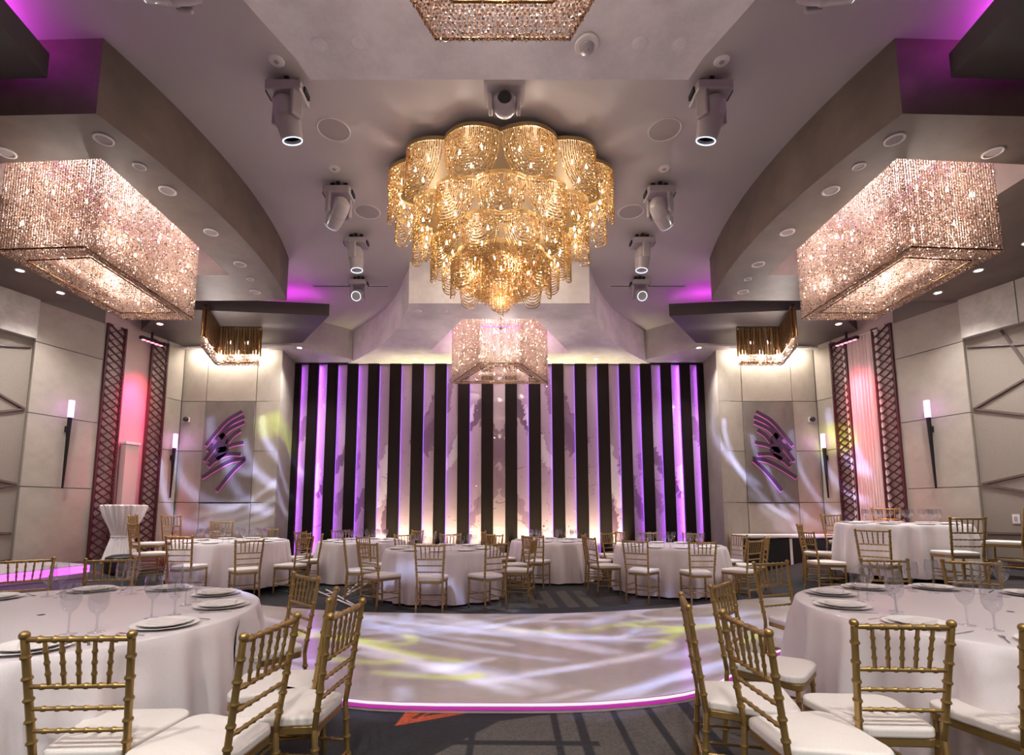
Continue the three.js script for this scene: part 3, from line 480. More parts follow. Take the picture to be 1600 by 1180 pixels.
{ // right: sheer pleated curtain in the niche
  const o = thing('sheer_curtain', 'pale pleated sheer curtain hanging between the right lattice screens', 'curtain', onWall(1, 0.387, 0, 0.02), wallTurn(-1));
  const w = 0.72, n = 160, y0 = 0.36, y1 = 4.74, pos = [], uv = [], idx = [], r = rng(4), ph = r() * 6;
  for (let j = 0; j <= 8; j++) for (let i = 0; i <= n; i++) { const x = (i / n - 0.5) * w, y = y0 + (y1 - y0) * j / 8, z = 0.022 * Math.sin(i / n * 2 * Math.PI * 13 + ph + 0.4 * Math.sin(i * 0.1)) * (1 - 0.25 * j / 8) + 0.008 * Math.sin(i * 0.9); pos.push(x, y, z); uv.push(x, y); }
  for (let j = 0; j < 8; j++) for (let i = 0; i < n; i++) { const a = j * (n + 1) + i, b = a + 1, c = a + n + 1; idx.push(a, b, c, b, c + 1, c); }
  const g = new THREE.BufferGeometry(); g.setAttribute('position', new THREE.Float32BufferAttribute(pos, 3)); g.setAttribute('uv', new THREE.Float32BufferAttribute(uv, 2)); g.setIndex(idx); g.computeVertexNormals();
  part(o, 'fabric', g, M.curtain); part(o, 'rail', box(w + 0.04, 0.03, 0.04, 0, 4.755, 0), M.whitePlastic);
}
{ // left: tall plinth with a thin red-lit slot in the niche
  const o = thing('niche_plinth', 'tall pale plinth standing in the red-lit niche between left lattice screens', 'plinth', onWall(-1, 0.37, 0.3, 0.06), wallTurn(1));
  part(o, 'body', box(0.26, 2.3, 0.14, -0.1, 1.15, 0, 0.006), M.niche); part(o, 'cap', box(0.3, 0.05, 0.17, -0.09, 2.33, 0, 0.006), M.whitePlastic); part(o, 'dark_post', box(0.025, 0.75, 0.03, 0.16, 0.62, 0.03), M.darkMetal);
}
for (const s of [-1, 1]) {
  const side = s < 0 ? 'left' : 'right', b = thing('wash_light_bar', `small red wash light bar at the top of the ${side} wall niche`, 'light', onWall(s, 0.385, 4.6, 0.34), s < 0 ? wallTurn(1) : wallTurn(-1));
  part(b, 'housing', box(0.5, 0.06, 0.08, 0, 0.03, 0, 0.01), M.darkMetal); for (let k = -2; k <= 2; k++) part(b, 'lamp_lens', box(0.05, 0.012, 0.05, k * 0.09, -0.006, 0), E.red);
  part(b, 'bracket', box(0.03, 0.18, 0.03, 0, 0.12, -0.02), M.darkMetal);
  const red = s < 0 ? new THREE.Color().setRGB(1, 0.03, 0.1) : new THREE.Color().setRGB(1, 0.1, 0.18);
  spotLight(onWall(s, 0.36, 4.56, 0.34), onWall(s, 0.36, 1.6, 0.0), red, POWER.red * (s < 0 ? 1 : 0.7), 0.5, 0.9, 4);
  spotLight(onWall(s, 0.42, 4.56, 0.34), onWall(s, 0.42, 1.2, 0.0), s < 0 ? new THREE.Color().setRGB(1, 0.03, 0.35) : red, POWER.red * (s < 0 ? 1 : 0.7), 0.45, 0.9, 4);
}

// ------------------------------------------------------------------ ceiling fittings
const ringGeo = (r, h) => lathe([[0, 0.002], [r * 0.72, 0.002], [r * 0.76, -h * 0.4], [r * 0.82, -h], [r, -h * 0.7], [r * 1.02, 0.004]], 32);
function downlight(x, d, y, r, on, label, power = POWER.down) {
  const o = thing('downlight', label, 'downlight', P(x, d, y), 0, on ? 'lit downlights' : 'unlit downlights');
  part(o, 'trim_ring', ringGeo(r, 0.012), M.whitePlastic); part(o, 'lens', lathe([[0, -0.003], [r * 0.7, -0.003]], 24), on ? E.down : M.grille);
  if (on) spotLight(P(x, d, y - 0.03), P(x, d, 0), WHITE, power, 1.0, 0.8, 3);
}
for (const s of [-1, 1]) {
  const side = s < 0 ? 'left' : 'right';
  [[3.64, 4.36, 0.085], [4.71, 4.53, 0.085], [3.57, 4.73, 0.06], [3.54, 5.12, 0.085], [3.54, 5.95, 0.085], [3.6, 6.78, 0.085], [3.68, 7.24, 0.055], [3.82, 7.69, 0.085]].forEach(([x, d, r], k) => downlight(s * x, d, SH, r, false, `unlit white downlight in the ${side} brown soffit, ${ord[k]} from the camera`));
  [[6.75, 6.2, 'nearest'], [6.83, 6.96, 'second nearest'], [6.9, 7.72, 'farthest']].forEach(([x, d, w]) => downlight(s * x, d, SH, 0.06, true, `bright downlight over the ${side} partition, ${w} of three`));
  downlight(s * 6.35, 9.25, SH + 0.06, 0.06, true, `bright downlight beside the ${side} lattice screens`, POWER.down * 0.3);
  downlight(s * 4.25, 10.58, SH + 0.03, 0.06, true, `bright downlight between the ${side} art panel and backdrop`, POWER.down * 1.5);
  [[2.05, 4.28, 'by the first moving head'], [2.0, 5.78, 'by the second moving head']].forEach(([x, d, w]) => { const o = thing('ceiling_disc', `small white ceiling disc ${w}, ${side} side`, 'sprinkler', P(s * x, d, CH)); part(o, 'plate', lathe([[0, -0.014], [0.06, -0.012], [0.07, 0]], 24), M.whitePlastic); part(o, 'centre', lathe([[0, -0.02], [0.02, -0.018], [0.025, -0.012]], 12), M.fixture); });
  [[1.8, 5.14, 'larger, nearer'], [1.83, 6.69, 'farther']].forEach(([x, d, w]) => { const o = thing('speaker_grille', `round flush ceiling speaker, the ${w} one on the ${side}`, 'speaker', P(s * x, d, CH)); part(o, 'rim', new THREE.TorusGeometry(0.17, 0.008, 8, 40).rotateX(Math.PI / 2), M.whitePlastic); part(o, 'mesh_cover', lathe([[0, -0.006], [0.17, -0.003]], 32), M.grille); });
  const sl = thing('slot_diffuser', `long thin air slot in the ceiling near the ${side} floating slab`, 'vent', P(s * 2.75, 9.07, CH)); part(sl, 'frame', merge([box(1.4, 0.012, 0.012, 0, -0.004, 0.03), box(1.4, 0.012, 0.012, 0, -0.004, -0.03)]), M.whitePlastic); part(sl, 'slot', box(1.38, 0.008, 0.05, 0, -0.001, 0), M.black);
  [[1.32, 3.39, 'outer'], [1.03, 3.38, 'inner']].forEach(([x, d, w]) => { const o = thing('ceiling_disc', `flat round disc in the near ceiling panel, ${w} one on the ${side}`, 'ceiling fitting', P(s * x, d, SH)); part(o, 'plate', lathe([[0, -0.01], [0.045, -0.009], [0.055, 0]], 24), M.panelWhite); part(o, 'rim', new THREE.TorusGeometry(0.055, 0.004, 6, 32).rotateX(Math.PI / 2), M.panelWhite); });
  [[1.4, 8.5, 'outer'], [0.95, 8.5, 'inner']].forEach(([x, d, w]) => { const o = thing('ceiling_disc', `flat round disc in the stage ceiling, ${w} one on the ${side}`, 'ceiling fitting', P(s * x, d, SH)); part(o, 'plate', lathe([[0, -0.01], [0.05, -0.009], [0.06, 0]], 24), M.panelWhite); part(o, 'rim', new THREE.TorusGeometry(0.06, 0.004, 6, 32).rotateX(Math.PI / 2), M.panelWhite); });
}
{
  const o = thing('smoke_detector', 'round white smoke detector on the near ceiling panel', 'smoke detector', P(0.64, 3.38, SH));
  part(o, 'base', lathe([[0, 0], [0.09, 0], [0.09, -0.02], [0.08, -0.03], [0, -0.03]], 32), M.whitePlastic); part(o, 'cap', lathe([[0.055, -0.03], [0.05, -0.055], [0, -0.058]], 24), M.fixture); part(o, 'sensor', lathe([[0.02, -0.058], [0.018, -0.066], [0, -0.067]], 16), M.grille);
  [[-0.75, 11.3], [-1.9, 11.3], [0.0, 11.3], [1.1, 11.3], [2.2, 11.3]].forEach(([x, d], k) => downlight(x, d, SH, 0.05, true, `small downlight above the slatted backdrop, ${ord[k]} from left`, 1.2));
}
for (const s of [-1, 1]) {
  const w = thing('wall_washer', `slim linear washer under the ceiling above the ${s < 0 ? 'left' : 'right'} art panel`, 'light', P(s * 5.75, 10.53, SH + 0.02));
  part(w, 'housing', box(1.7, 0.03, 0.05, 0, -0.002, 0), M.whitePlastic); part(w, 'lamp_strip', box(1.64, 0.008, 0.03, 0, -0.02, 0), glow(1, 0.93, 0.8, 0.4));
  areaLight(P(s * 5.75, 10.53, SH - 0.03), P(s * 5.75, 10.75, 4.5), 1.64, 0.04, new THREE.Color().setRGB(1, 0.92, 0.78), POWER.washer);
}
// house downlights over the camera end of the hall, which light the near chairs and cloths from the front
for (const x of [-5.2, -2.6, 0, 2.6, 5.2]) for (const d of [-0.6, -2.8]) downlight(x, d, CH, 0.09, true, `house downlight behind the camera, ${d < -1 ? 'rear' : 'front'} row, ${ord[Math.round(x / 2.6) + 2]} from left`, POWER.house);
// moving-head stage lights: group at the ceiling, head tilted to face its target
const goboTexture = (kind, sd) => {
  const n = 512, c = document.createElement('canvas'); c.width = c.height = n; const g = c.getContext('2d'), r = rng(sd);
  g.fillStyle = '#050506'; g.fillRect(0, 0, n, n); g.lineCap = 'round';
  const sweep = (cx, cy, rad, a0, a1, w, col, al) => { for (let k = 6; k >= 1; k--) { g.globalAlpha = al / 6; g.strokeStyle = col; g.lineWidth = w * k / 3; g.beginPath(); g.arc(cx, cy, rad, a0, a1); g.stroke(); } };
  g.translate(0, n); g.scale(1, -1);                               // the glass hangs head down
  if (kind === 'wall') {
    for (let k = 0; k < 8; k++) { const x = n * (0.2 + 0.1 * k), y = n * (0.2 + 0.3 * r()); sweep(x + n * 0.4, y, n * (0.38 + 0.06 * r()), Math.PI * (0.6 + 0.1 * r()), Math.PI * (0.95 + 0.12 * r()), 8 + 9 * r(), '#aebfff', 0.9); }
    for (let k = 0; k < 5; k++) sweep(n * (0.55 + 0.07 * k), n * 0.3, n * (0.42 + 0.05 * k), Math.PI * 0.35, Math.PI * 0.62, 10, '#c8d4ff', 0.55);
    for (let k = 0; k < 6; k++) { g.globalAlpha = 0.16; g.fillStyle = '#a6c800'; g.beginPath(); g.ellipse(n * (0.7 + 0.035 * k), n * (0.33 + 0.03 * r()), n * 0.1, n * 0.08, 0.5, 0, 7); g.fill(); }
  } else {
    g.fillStyle = '#202024'; g.globalAlpha = 1; g.fillRect(0, 0, n, n);
    const arc = (x, y, rx, ry, tilt, a0, a1, w, col, al) => { for (let k = 5; k >= 1; k--) { g.globalAlpha = al / 5; g.strokeStyle = col; g.lineWidth = w * k / 3; g.beginPath(); g.ellipse(x, y, rx, ry, tilt, a0, a1); g.stroke(); } };
    for (let k = 0; k < 44; k++) { const a0 = r() * 6.3; arc(n * r(), n * (0.3 + 0.65 * r()), n * (0.2 + 0.35 * r()), n * (0.03 + 0.1 * r()), (r() - 0.5) * 0.5, a0, a0 + 1 + 1.4 * r(), 5 + 12 * r(), k % 3 ? '#a9c2ff' : '#dfe2ff', 0.8); }
    for (let k = 0; k < 6; k++) { const a0 = r() * 6.3; arc(n * (0.4 + 0.3 * r()), n * (0.45 + 0.25 * r()), n * (0.1 + 0.12 * r()), n * 0.05, (r() - 0.5) * 0.5, a0, a0 + 1.2, 9, '#a8c800', 0.9); }
  }
  g.globalAlpha = 1; const t = new THREE.CanvasTexture(c); t.colorSpace = THREE.SRGBColorSpace; return t;
};
const goboGlass = (kind, sd) => paint({ map: goboTexture(kind, sd), transmission: 1, thickness: 0, roughness: 0, specularIntensity: 0 });
const goboMats = { wallL: goboGlass('wall', 3), wallR: goboGlass('wall', 8), floorA: goboGlass('floor', 12), floorB: goboGlass('floor', 29) };
function movingHead(x, d, size, target, label, beam) {
  const top = P(x, d, CH), o = thing('moving_head_light', label, 'stage light', top, 0, 'moving head stage lights'), k = size;
  part(o, 'clamp', merge([box(0.05 * k, 0.09 * k, 0.05 * k, -0.08 * k, -0.045 * k, 0), box(0.05 * k, 0.09 * k, 0.05 * k, 0.08 * k, -0.045 * k, 0), box(0.04 * k, 0.07 * k, 0.12 * k, 0, -0.035 * k, 0)]), M.black);
  part(o, 'base', box(0.34 * k, 0.1 * k, 0.26 * k, 0, -0.14 * k, 0, 0.02 * k), M.fixture);
  for (const s of [-1, 1]) part(o, 'base_handle', box(0.02 * k, 0.05 * k, 0.12 * k, s * 0.18 * k, -0.14 * k, 0), M.black);
  const axis = P(x, d, CH - 0.36 * k), dir = target.clone().sub(axis).normalize(), pan = Math.atan2(dir.x, dir.z), right = dir.clone().cross(V(0, 1, 0)).normalize();
  for (const s of [-1, 1]) { const arm = part(o, 'yoke_arm', box(0.045 * k, 0.26 * k, 0.12 * k, s * 0.135 * k, -0.3 * k, 0, 0.018 * k), M.fixture); arm.geometry.rotateY(pan); }
  const q = new THREE.Quaternion().setFromRotationMatrix(new THREE.Matrix4().makeBasis(right, dir, right.clone().cross(dir))), put = (g) => g.applyQuaternion(q).translate(0, -0.36 * k, 0);
  part(o, 'head', put(lathe([[0, -0.17 * k], [0.06 * k, -0.168 * k], [0.1 * k, -0.13 * k], [0.115 * k, -0.05 * k], [0.115 * k, 0.06 * k], [0.1 * k, 0.2 * k], [0.095 * k, 0.23 * k], [0.085 * k, 0.23 * k], [0.082 * k, 0.05 * k], [0, 0.05 * k]], 28)), M.fixture);
  part(o, 'head_band', put(lathe([[0.117 * k, 0.02 * k], [0.119 * k, 0.025 * k], [0.119 * k, 0.05 * k], [0.115 * k, 0.055 * k]], 28)), M.grille);
  part(o, 'lens_ring_light', put(new THREE.TorusGeometry(0.088 * k, 0.006 * k, 6, 32).rotateX(Math.PI / 2).translate(0, 0.232 * k, 0)), E.cool, 'cool white glowing lens ring');
  const lens = put(lathe([[0, 0.225 * k], [0.084 * k, 0.225 * k]], 24));
  if (!beam) { part(o, 'lens', lens, M.fixture); return; }
  const gr = 0.13 * k * Math.tan(beam.angle) * 1.06, disc = new THREE.CircleGeometry(gr, 32).rotateX(-Math.PI / 2).translate(0, 0.2 * k, 0); part(o, 'pattern_glass', put(disc), beam.mat, 'patterned projection glass');
  part(o, 'lens_ring', put(new THREE.RingGeometry(gr, 0.084 * k, 32).rotateX(-Math.PI / 2).translate(0, 0.2 * k, 0)), M.black);
  spotLight(axis.clone().addScaledVector(dir, 0.07 * k), target, new THREE.Color(1, 1, 1), beam.power, beam.angle, 0.25, 0.05);
}
for (const s of [-1, 1]) {
  const side = s < 0 ? 'left' : 'right';
  movingHead(s * 2.32, 3.28, 1.0, P(s * 3.6, 3.1, 4.9), `white moving head light cut off by the top of the frame, ${side} side`);
  movingHead(s * 2.03, 4.5, 1.0, P(s * 1.1, 6.0, 0), `white moving head light, nearest of the ${side} ceiling row`, { mat: s < 0 ? goboMats.floorA : goboMats.floorB, power: POWER.gobo * 0.22, angle: 0.5 });
  movingHead(s * 2.03, 6.08, 1.0, P(s * 5.75, 10.75, 2.35), `white moving head light, second of the ${side} ceiling row`, { mat: s < 0 ? goboMats.wallL : goboMats.wallR, power: POWER.gobo, angle: 0.27 });
  movingHead(s * 2.15, 7.3, 0.95, P(s * 1.6, 7.2, 0), `white moving head light, third of the ${side} ceiling row`);
  movingHead(s * 2.5, 8.72, 0.9, P(s * 2.2, 4, 2.5), `white moving head light, farthest of the ${side} ceiling row, facing the room`);
}
{ const o = thing('projector_camera', 'white motorised camera hanging just behind the near ceiling panel', 'camera', P(0.05, 4.4, CH));
  part(o, 'base', box(0.38, 0.1, 0.3, 0, -0.2, 0, 0.03), M.fixture); part(o, 'stem', box(0.12, 0.16, 0.12, 0, -0.08, 0), M.fixture); part(o, 'arm', box(0.04, 0.2, 0.1, -0.13, -0.32, 0, 0.015), M.fixture); part(o, 'arm', box(0.04, 0.2, 0.1, 0.13, -0.32, 0, 0.015), M.fixture);
  part(o, 'head', new THREE.SphereGeometry(0.115, 24, 16).translate(0, -0.34, 0), M.fixture); part(o, 'lens', new THREE.SphereGeometry(0.07, 20, 14).translate(0, -0.34, 0.07), M.black); }

// ------------------------------------------------------------------ chandeliers
const beadGeo = new THREE.OctahedronGeometry(1, 0);
function beads(parent, spots, mat, sd, name, size) {              // spots: flat array x, y, z
  const n = spots.length / 3, im = new THREE.InstancedMesh(beadGeo, mat, n), m = new THREE.Matrix4(), e = new THREE.Euler(), r = rng(sd), v = V(0, 0, 0), q = new THREE.Quaternion(), sc = V(1, 1, 1);
  for (let i = 0; i < n; i++) { const k = size * (0.8 + 0.45 * r()); q.setFromEuler(e.set((r() - 0.5) * 1.2, r() * 6.28, (r() - 0.5) * 1.2)); m.compose(v.set(spots[3 * i], spots[3 * i + 1], spots[3 * i + 2]), q, sc.set(k, k * 1.15, k)); im.setMatrixAt(i, m); }
  im.name = name; im.userData.kind = 'stuff'; lit(im); parent.add(im);
}
const bulbGeo = lathe([[0, -0.022], [0.008, -0.02], [0.012, -0.011], [0.011, 0], [0.006, 0.016], [0.002, 0.03], [0, 0.034]], 10);
function boxChandelier(poly, y0, y1, label, sd, light) {          // poly: footprint corners [x, d]
  const cx = poly.reduce((a, p) => a + p[0], 0) / poly.length, cd = poly.reduce((a, p) => a + p[1], 0) / poly.length, c = P(cx, cd, y1), o = thing('box_chandelier', label, 'chandelier', c, 0, 'box-shaped crystal chandeliers');
  const pts = poly.map(([x, d]) => [x - cx, -(d - cd)]), h = y1 - y0, r = rng(sd), A = [], B = [], add = (x, y, z) => (r() < 0.8 ? A : B).push(x, y, z);
  const inset = (k) => pts.map(([x, z]) => { const L = Math.hypot(x, z); return [x * (1 - k / L), z * (1 - k / L)]; });
  const ring = (q, f) => q.forEach((a, i) => { const b = q[(i + 1) % q.length], L = Math.hypot(b[0] - a[0], b[1] - a[1]), n = Math.max(2, Math.round(L / 0.027)); for (let k = 0; k < n; k++) f(a[0] + (b[0] - a[0]) * k / n, a[1] + (b[1] - a[1]) * k / n); });
  ring(pts, (x, z) => { for (let y = -h + 0.02; y < 0; y += 0.0165) add(x + (r() - 0.5) * 0.004, y + (r() - 0.5) * 0.004, z + (r() - 0.5) * 0.004); });
  ring(inset(0.12), (x, z) => { if (r() < 0.55) for (let y = -h + 0.06; y < 0; y += 0.034) add(x, y, z); });
  for (let k = 1; k < 11; k++) ring(inset(0.022 * k), (x, z) => add(x, -h + 0.012 + 0.012 * (r() - 0.5) + 0.004 * k, z));
  for (let k = 12; k < 22; k++) ring(inset(0.022 * k), (x, z) => { if (r() < 0.7) for (let y = 0; y < 3; y++) add(x, -h + 0.12 + 0.05 * r() + 0.02 * y, z); });
  ring(inset(0.24), (x, z) => { for (let y = -h + 0.03; y < -h + 0.5; y += 0.026) add(x, y, z); });
  beads(o, A, M.crystal, sd + 1, 'crystal_strands', 0.0092); beads(o, B, M.mirrorBead, sd + 2, 'mirrored_beads', 0.0088);
  pts.forEach(([x, z]) => part(o, 'suspension_rod', rod(V(x * 0.7, 0.01, z * 0.7), V(x * 0.7, CH - y1, z * 0.7), 0.008, 8), M.darkMetal));
  const bar = (q, y, rr) => merge(q.map((a, i) => { const b = q[(i + 1) % q.length]; return rod(V(a[0], y, a[1]), V(b[0], y, b[1]), rr, 6); }));
  part(o, 'bottom_frame', bar(pts, -h + 0.03, 0.009), M.smokeGold); part(o, 'top_plate', new THREE.ExtrudeGeometry(new THREE.Shape(pts.map(([x, z]) => new THREE.Vector2(x, -z))), { depth: 0.02, bevelEnabled: false }).rotateX(-Math.PI / 2), M.fixture);
  part(o, 'inner_frame', bar(inset(0.24), -h + 0.03, 0.008), M.smokeGold);
  let n = 0; const q = inset(0.09);
  q.forEach((a, i) => { const b = q[(i + 1) % q.length], L = Math.hypot(b[0] - a[0], b[1] - a[1]), m = Math.max(1, Math.round(L / 0.3)); for (let k = 0; k < m; k++) for (const f of [0.2, 0.5, 0.8]) if (r() < 0.75) { const t = (k + 0.2 + 0.6 * r()) / m; part(o, 'bulb', bulbGeo, E.bulb).position.set(a[0] + (b[0] - a[0]) * t, -h * (f + 0.12 * (r() - 0.5)), a[1] + (b[1] - a[1]) * t); n++; } });
  q.concat([[0, 0]]).forEach(([x, z]) => { for (const f of [0.25, 0.72]) pointLight(V(c.x + x * 0.62, y1 - h * f, c.z + z * 0.62), SOFT, light, 3); });
}
boxChandelier([[-4.95, 4.78], [-4.03, 4.72], [-4.1, 6.62], [-5.04, 6.62]], 3.9, 5.3, 'box-shaped crystal chandelier hanging from the left brown soffit', 101, POWER.box * 0.55);
boxChandelier([[4.0, 4.72], [4.95, 4.78], [5.04, 6.62], [4.06, 6.62]], 3.9, 5.3, 'box-shaped crystal chandelier hanging from the right brown soffit', 201, POWER.box * 0.55);
boxChandelier([[-0.35, 9.06], [0.38, 9.06], [1.02, 10.55], [-1.0, 10.55]], 4.0, 5.3, 'smaller crystal chandelier in the pale ceiling before the backdrop', 301, POWER.box * 0.45);
boxChandelier([[-0.36, 2.62], [0.4, 2.62], [0.98, 1.2], [-0.98, 1.2]], 4.02, 5.3, 'crystal chandelier cut off by the top of the frame', 401, POWER.box * 0.45);

{ // tiered main chandelier with swagged petals
  const cy = 5.42, C = P(0.02, 5.95, cy), SZ = 0.76, o = thing('tiered_chandelier', 'large golden tiered crystal chandelier with swagged petals over the dance floor', 'chandelier', C);
  const r = rng(51), A = [], B = [], gold = [], add = (x, y, z) => (r() < (y < -1.05 ? 0.88 : 0.7) ? A : B).push(x, y, z * SZ);
  const tiers = [{ R: 1.22, b: 0.2, y: -0.02, n: 12, ph: 0.0, h: 0.62, m: 15 }, { R: 0.98, b: 0.16, y: -0.42, n: 11, ph: 0.5, h: 0.56, m: 13 }, { R: 0.76, b: 0.13, y: -0.75, n: 10, ph: 0.0, h: 0.5, m: 12 }, { R: 0.55, b: 0.1, y: -1.0, n: 8, ph: 0.5, h: 0.46, m: 10 }];
  for (const t of tiers) {
    const rim = [];
    for (let p = 0; p < t.n; p++) {
      const a0 = Math.PI / 2 + (p + t.ph) / t.n * 2 * Math.PI, a1 = a0 + 2 * Math.PI / t.n, e0 = [Math.cos(a0) * t.R, Math.sin(a0) * t.R], e1 = [Math.cos(a1) * t.R, Math.sin(a1) * t.R], am = (a0 + a1) / 2;
      const at = (u) => { const k = t.b * Math.pow(Math.sin(Math.PI * Math.min(Math.max(u, 0), 1)), 0.75); return [e0[0] + (e1[0] - e0[0]) * u + Math.cos(am) * k, e0[1] + (e1[1] - e0[1]) * u + Math.sin(am) * k]; };
      for (let k = 0; k < 14; k++) rim.push(at(k / 14));
      for (let i = 0; i < t.m; i++) {
        const u0 = 0.02 + 0.46 * (i / t.m), dep = t.h * (1 - 0.82 * i / t.m), N = Math.max(8, Math.round((2 * dep + (1 - 2 * u0) * 0.6) / 0.0215));
        for (let k = 0; k <= N; k++) {                              // even steps along a U-shaped swag
          const leg = dep / (2 * dep + (1 - 2 * u0) * 0.45), w = k / N; let s, y;
          if (w < leg) { y = w / leg; s = -1 + 0.35 * Math.pow(y, 2.5); y = 0.86 * y; } else if (w > 1 - leg) { y = (1 - w) / leg; s = 1 - 0.35 * Math.pow(y, 2.5); y = 0.86 * y; } else { const q = (w - leg) / (1 - 2 * leg) * 2 - 1; s = q * 0.65; y = 0.86 + 0.14 * Math.sqrt(Math.max(0, 1 - q * q)); }
          const [x, z] = at(0.5 + s * (0.5 - u0)); add(x, t.y - 0.02 - dep * y, z);
        }
      }
      if (t.b > 0.05) for (const [u, f, q] of [[0.3, 0.3, 0.1], [0.72, 0.35, 0.1], [0.5, 0.62, 0.14]]) { const [x, z] = at(u); part(o, 'bulb', bulbGeo, E.bulb).position.set(x * (1 - q / t.R), t.y - t.h * f, z * (1 - q / t.R) * SZ); }
    }
    const L = []; rim.forEach((a, i) => { const b = rim[(i + 1) % rim.length]; L.push(rodBox(V(a[0], t.y, a[1] * SZ), V(b[0], t.y, b[1] * SZ), 0.045, 0.014)); });
    part(o, 'petal_rim', merge(L), M.brass, 'scalloped gold rim');
    const sh = new THREE.Shape(rim.map(([x, z]) => new THREE.Vector2(x * 0.99, -z * 0.99 * SZ)));
    part(o, t === tiers[0] ? 'canopy' : 'tier_plate', new THREE.ExtrudeGeometry(sh, { depth: 0.012, bevelEnabled: false }).rotateX(-Math.PI / 2).translate(0, t.y + 0.012, 0), M.bronze);
  }
  // fringe: straight strands that end on a bowl-shaped outline
  for (let q = 0.03; q < 0.6; q += 0.04) { const n = Math.max(6, Math.round(2 * Math.PI * q / 0.04)); for (let k = 0; k < n; k++) { const a = k / n * 2 * Math.PI + q * 9, end = -1.28 - 0.42 * Math.pow(1 - q / 0.6, 1.5) - 0.05 * r(), st = -1.02 - 0.1 * r(); for (let y = st; y > end; y -= 0.0225) add(Math.cos(a) * q, y, Math.sin(a) * q); } }
  for (let k = 0; k < 7; k++) add((r() - 0.5) * 0.02, -1.72 - k * 0.018, (r() - 0.5) * 0.02);
  beads(o, A, M.goldCrystal, 61, 'crystal_strands', 0.0098); beads(o, B, M.goldBead, 62, 'gold_beads', 0.0095);
  part(o, 'finial', new THREE.OctahedronGeometry(0.03, 0).translate(0, -1.86, 0), M.crystal);
  part(o, 'mount', lathe([[0, 0.08], [0.5, 0.08], [0.5, 0.02], [0, 0.02]], 32).scale(1, 1, SZ), M.brass);
  for (const y of [1.3, 1.5]) pointLight(V(C.x, cy - y, C.z), WARM, POWER.main * 0.9, 3);
  for (let k = 0; k < 8; k++) { const a = (k + 0.5) / 8 * 2 * Math.PI; pointLight(V(C.x + Math.cos(a) * 0.92, cy - 0.26, C.z + Math.sin(a) * 0.92 * SZ), WARM, POWER.main, 3); pointLight(V(C.x + Math.cos(a) * 0.68, cy - 0.62, C.z + Math.sin(a) * 0.68 * SZ), WARM, POWER.main * 0.8, 3); }
  for (let k = 0; k < 5; k++) { const a = k / 5 * 2 * Math.PI; pointLight(V(C.x + Math.cos(a) * 0.44, cy - 0.9, C.z + Math.sin(a) * 0.44 * SZ), WARM, POWER.main * 0.7, 3); pointLight(V(C.x + Math.cos(a) * 0.42, cy - 1.2, C.z + Math.sin(a) * 0.42 * SZ), WARM, POWER.main * 1.5, 3); }
}
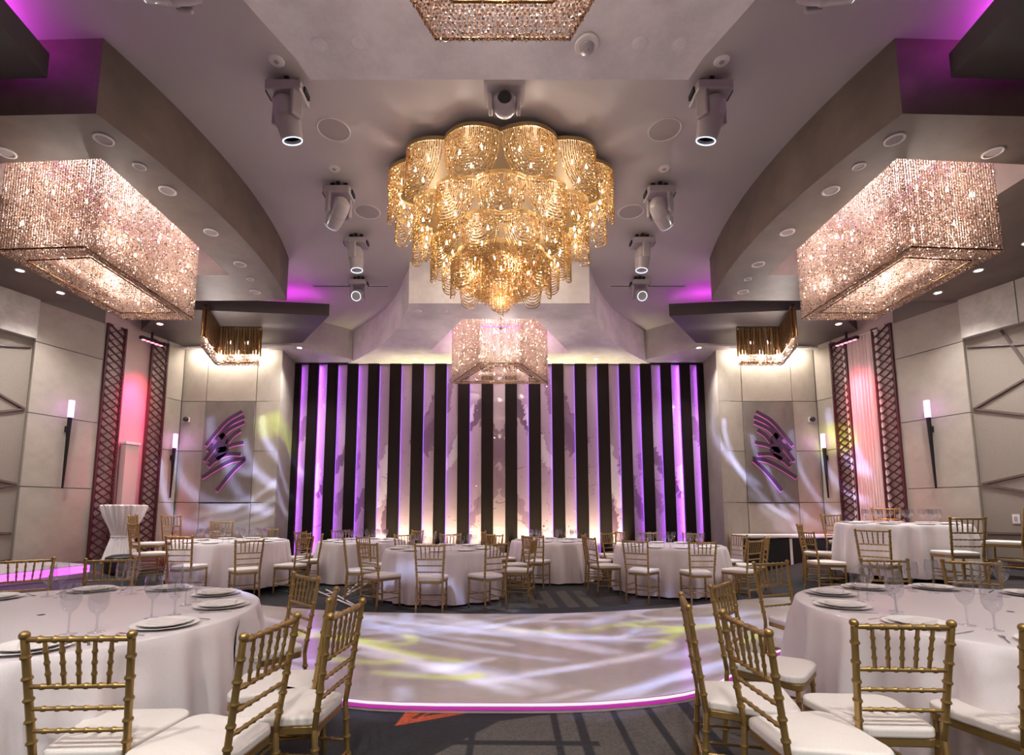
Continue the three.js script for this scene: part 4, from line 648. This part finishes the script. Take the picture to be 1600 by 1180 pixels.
for (const s of [-1, 1]) { // smoked tube chandeliers bent in an L under the far slabs
  const side = s < 0 ? 'left' : 'right', y1 = 4.83, c = P(s * 5.0, 9.1, y1), o = thing('smoked_chandelier', `angled smoked-glass tube chandelier with sparkling lower band, ${side} of the stage`, 'chandelier', c, 0, 'smoked tube chandeliers');
  const path = [[s * -0.05, 0.85], [s * 0.3, -0.2], [s * -0.5, -0.22]], r = rng(91), A = [], B = [], loc = (p) => V(p[0], 0, p[1]);     // x outward, z towards the camera
  for (let e = 0; e < 2; e++) {
    const a = loc(path[e]), b = loc(path[e + 1]), L = a.distanceTo(b), n = Math.round(L / 0.055);
    for (let k = 0; k < n; k++) for (const off of [0, -0.1]) { const p = a.clone().lerp(b, (k + 0.5) / n); p.z += off; part(o, 'glass_tube', new THREE.CylinderGeometry(0.024, 0.024, 0.52, 8, 1, true).translate(p.x, -0.3, p.z), k % 2 ? M.smoke : M.smokeGold); }
    const m = Math.round(L / 0.02); for (let k = 0; k < m; k++) for (const off of [0, -0.05, -0.1]) { const p = a.clone().lerp(b, k / m); p.z += off; for (let y = -0.57; y > -0.76; y -= 0.022) (r() < 0.7 ? A : B).push(p.x, y, p.z); }
    part(o, 'bottom_frame', rod(V(a.x, -0.72, a.z), V(b.x, -0.72, b.z), 0.012, 6), M.smokeGold); part(o, 'top_frame', rod(V(a.x, -0.03, a.z - 0.05), V(b.x, -0.03, b.z - 0.05), 0.03, 6), M.darkMetal);
    for (let k = 0; k < 5; k++) { const p = a.clone().lerp(b, (k + 0.5) / 5); part(o, 'bulb', bulbGeo, E.bulb).position.set(p.x, -0.5 + 0.18 * (k % 2), p.z - 0.05); if (k % 2 === 0) pointLight(V(c.x + p.x, y1 - 0.56, c.z + p.z - 0.05), SOFT, POWER.smoked, 3); }
  }
  beads(o, A, M.crystal, 95, 'crystal_strands', 0.0105); beads(o, B, M.mirrorBead, 96, 'mirrored_beads', 0.0105);
}
// ------------------------------------------------------------------ magenta cove light above the slabs and in the recesses
for (const s of [-1, 1]) {
  const side = s < 0 ? 'left' : 'right';
  const strip = (label, a, b, y, k, to) => { const o = thing('cove_light', label, 'light strip', V(0, 0, 0), 0, 'magenta cove lights'); part(o, 'led_strip', rodBox(P(a[0], a[1], y), P(b[0], b[1], y), 0.015, 0.03), E.magenta); part(o, 'channel', rodBox(P(a[0], a[1], y - 0.012), P(b[0], b[1], y - 0.012), 0.01, 0.05), M.whitePlastic);
    const L = Math.hypot(a[0] - b[0], a[1] - b[1]), m = P((a[0] + b[0]) / 2, (a[1] + b[1]) / 2, y + 0.03), l = new THREE.RectAreaLight(MAGENTA, k, L, 0.05); l.position.copy(m); l.up.copy(V(b[0] - a[0], 0, -(b[1] - a[1])).normalize().cross(V(0, 1, 0))); l.lookAt(m.clone().add(to)); scene.add(l); };
  strip(`magenta cove strip on the ${side} slab beside the stage`, [s * 3.55, 9.42], [s * 5.9, 9.25], 5.085, POWER.cove * 0.6, V(0, 1, 0.1));
  strip(`magenta cove strip on the ${side} slab at the frame corner`, [s * 4.05, 1.6], [s * 4.2, 3.85], 5.225, POWER.cove, V(s * -0.1, 1, 0));
  strip(`magenta cove strip inside the ${side} chandelier recess`, [s * 5.3, 4.9], [s * 5.3, 7.0], 5.3, POWER.cove * 0.6, V(s * -1, 0.1, 0));
  strip(`magenta cove strip in the ${side} recess end`, [s * 4.0, 7.04], [s * 5.2, 7.04], 5.3, POWER.cove * 0.6, V(0, 0.1, 1));
}
{ const o = thing('cove_light', 'magenta cove strip inside the stage ceiling recess', 'light strip', V(0, 0, 0), 0, 'magenta cove lights'); part(o, 'led_strip', box(2.6, 0.02, 0.03, 0, 5.35, -10.82), E.magenta); areaLight(P(0, 10.8, 5.3), P(0, 10, 5.1), 2.6, 0.05, MAGENTA, POWER.cove * 0.35); }

renderer.render(scene, camera);
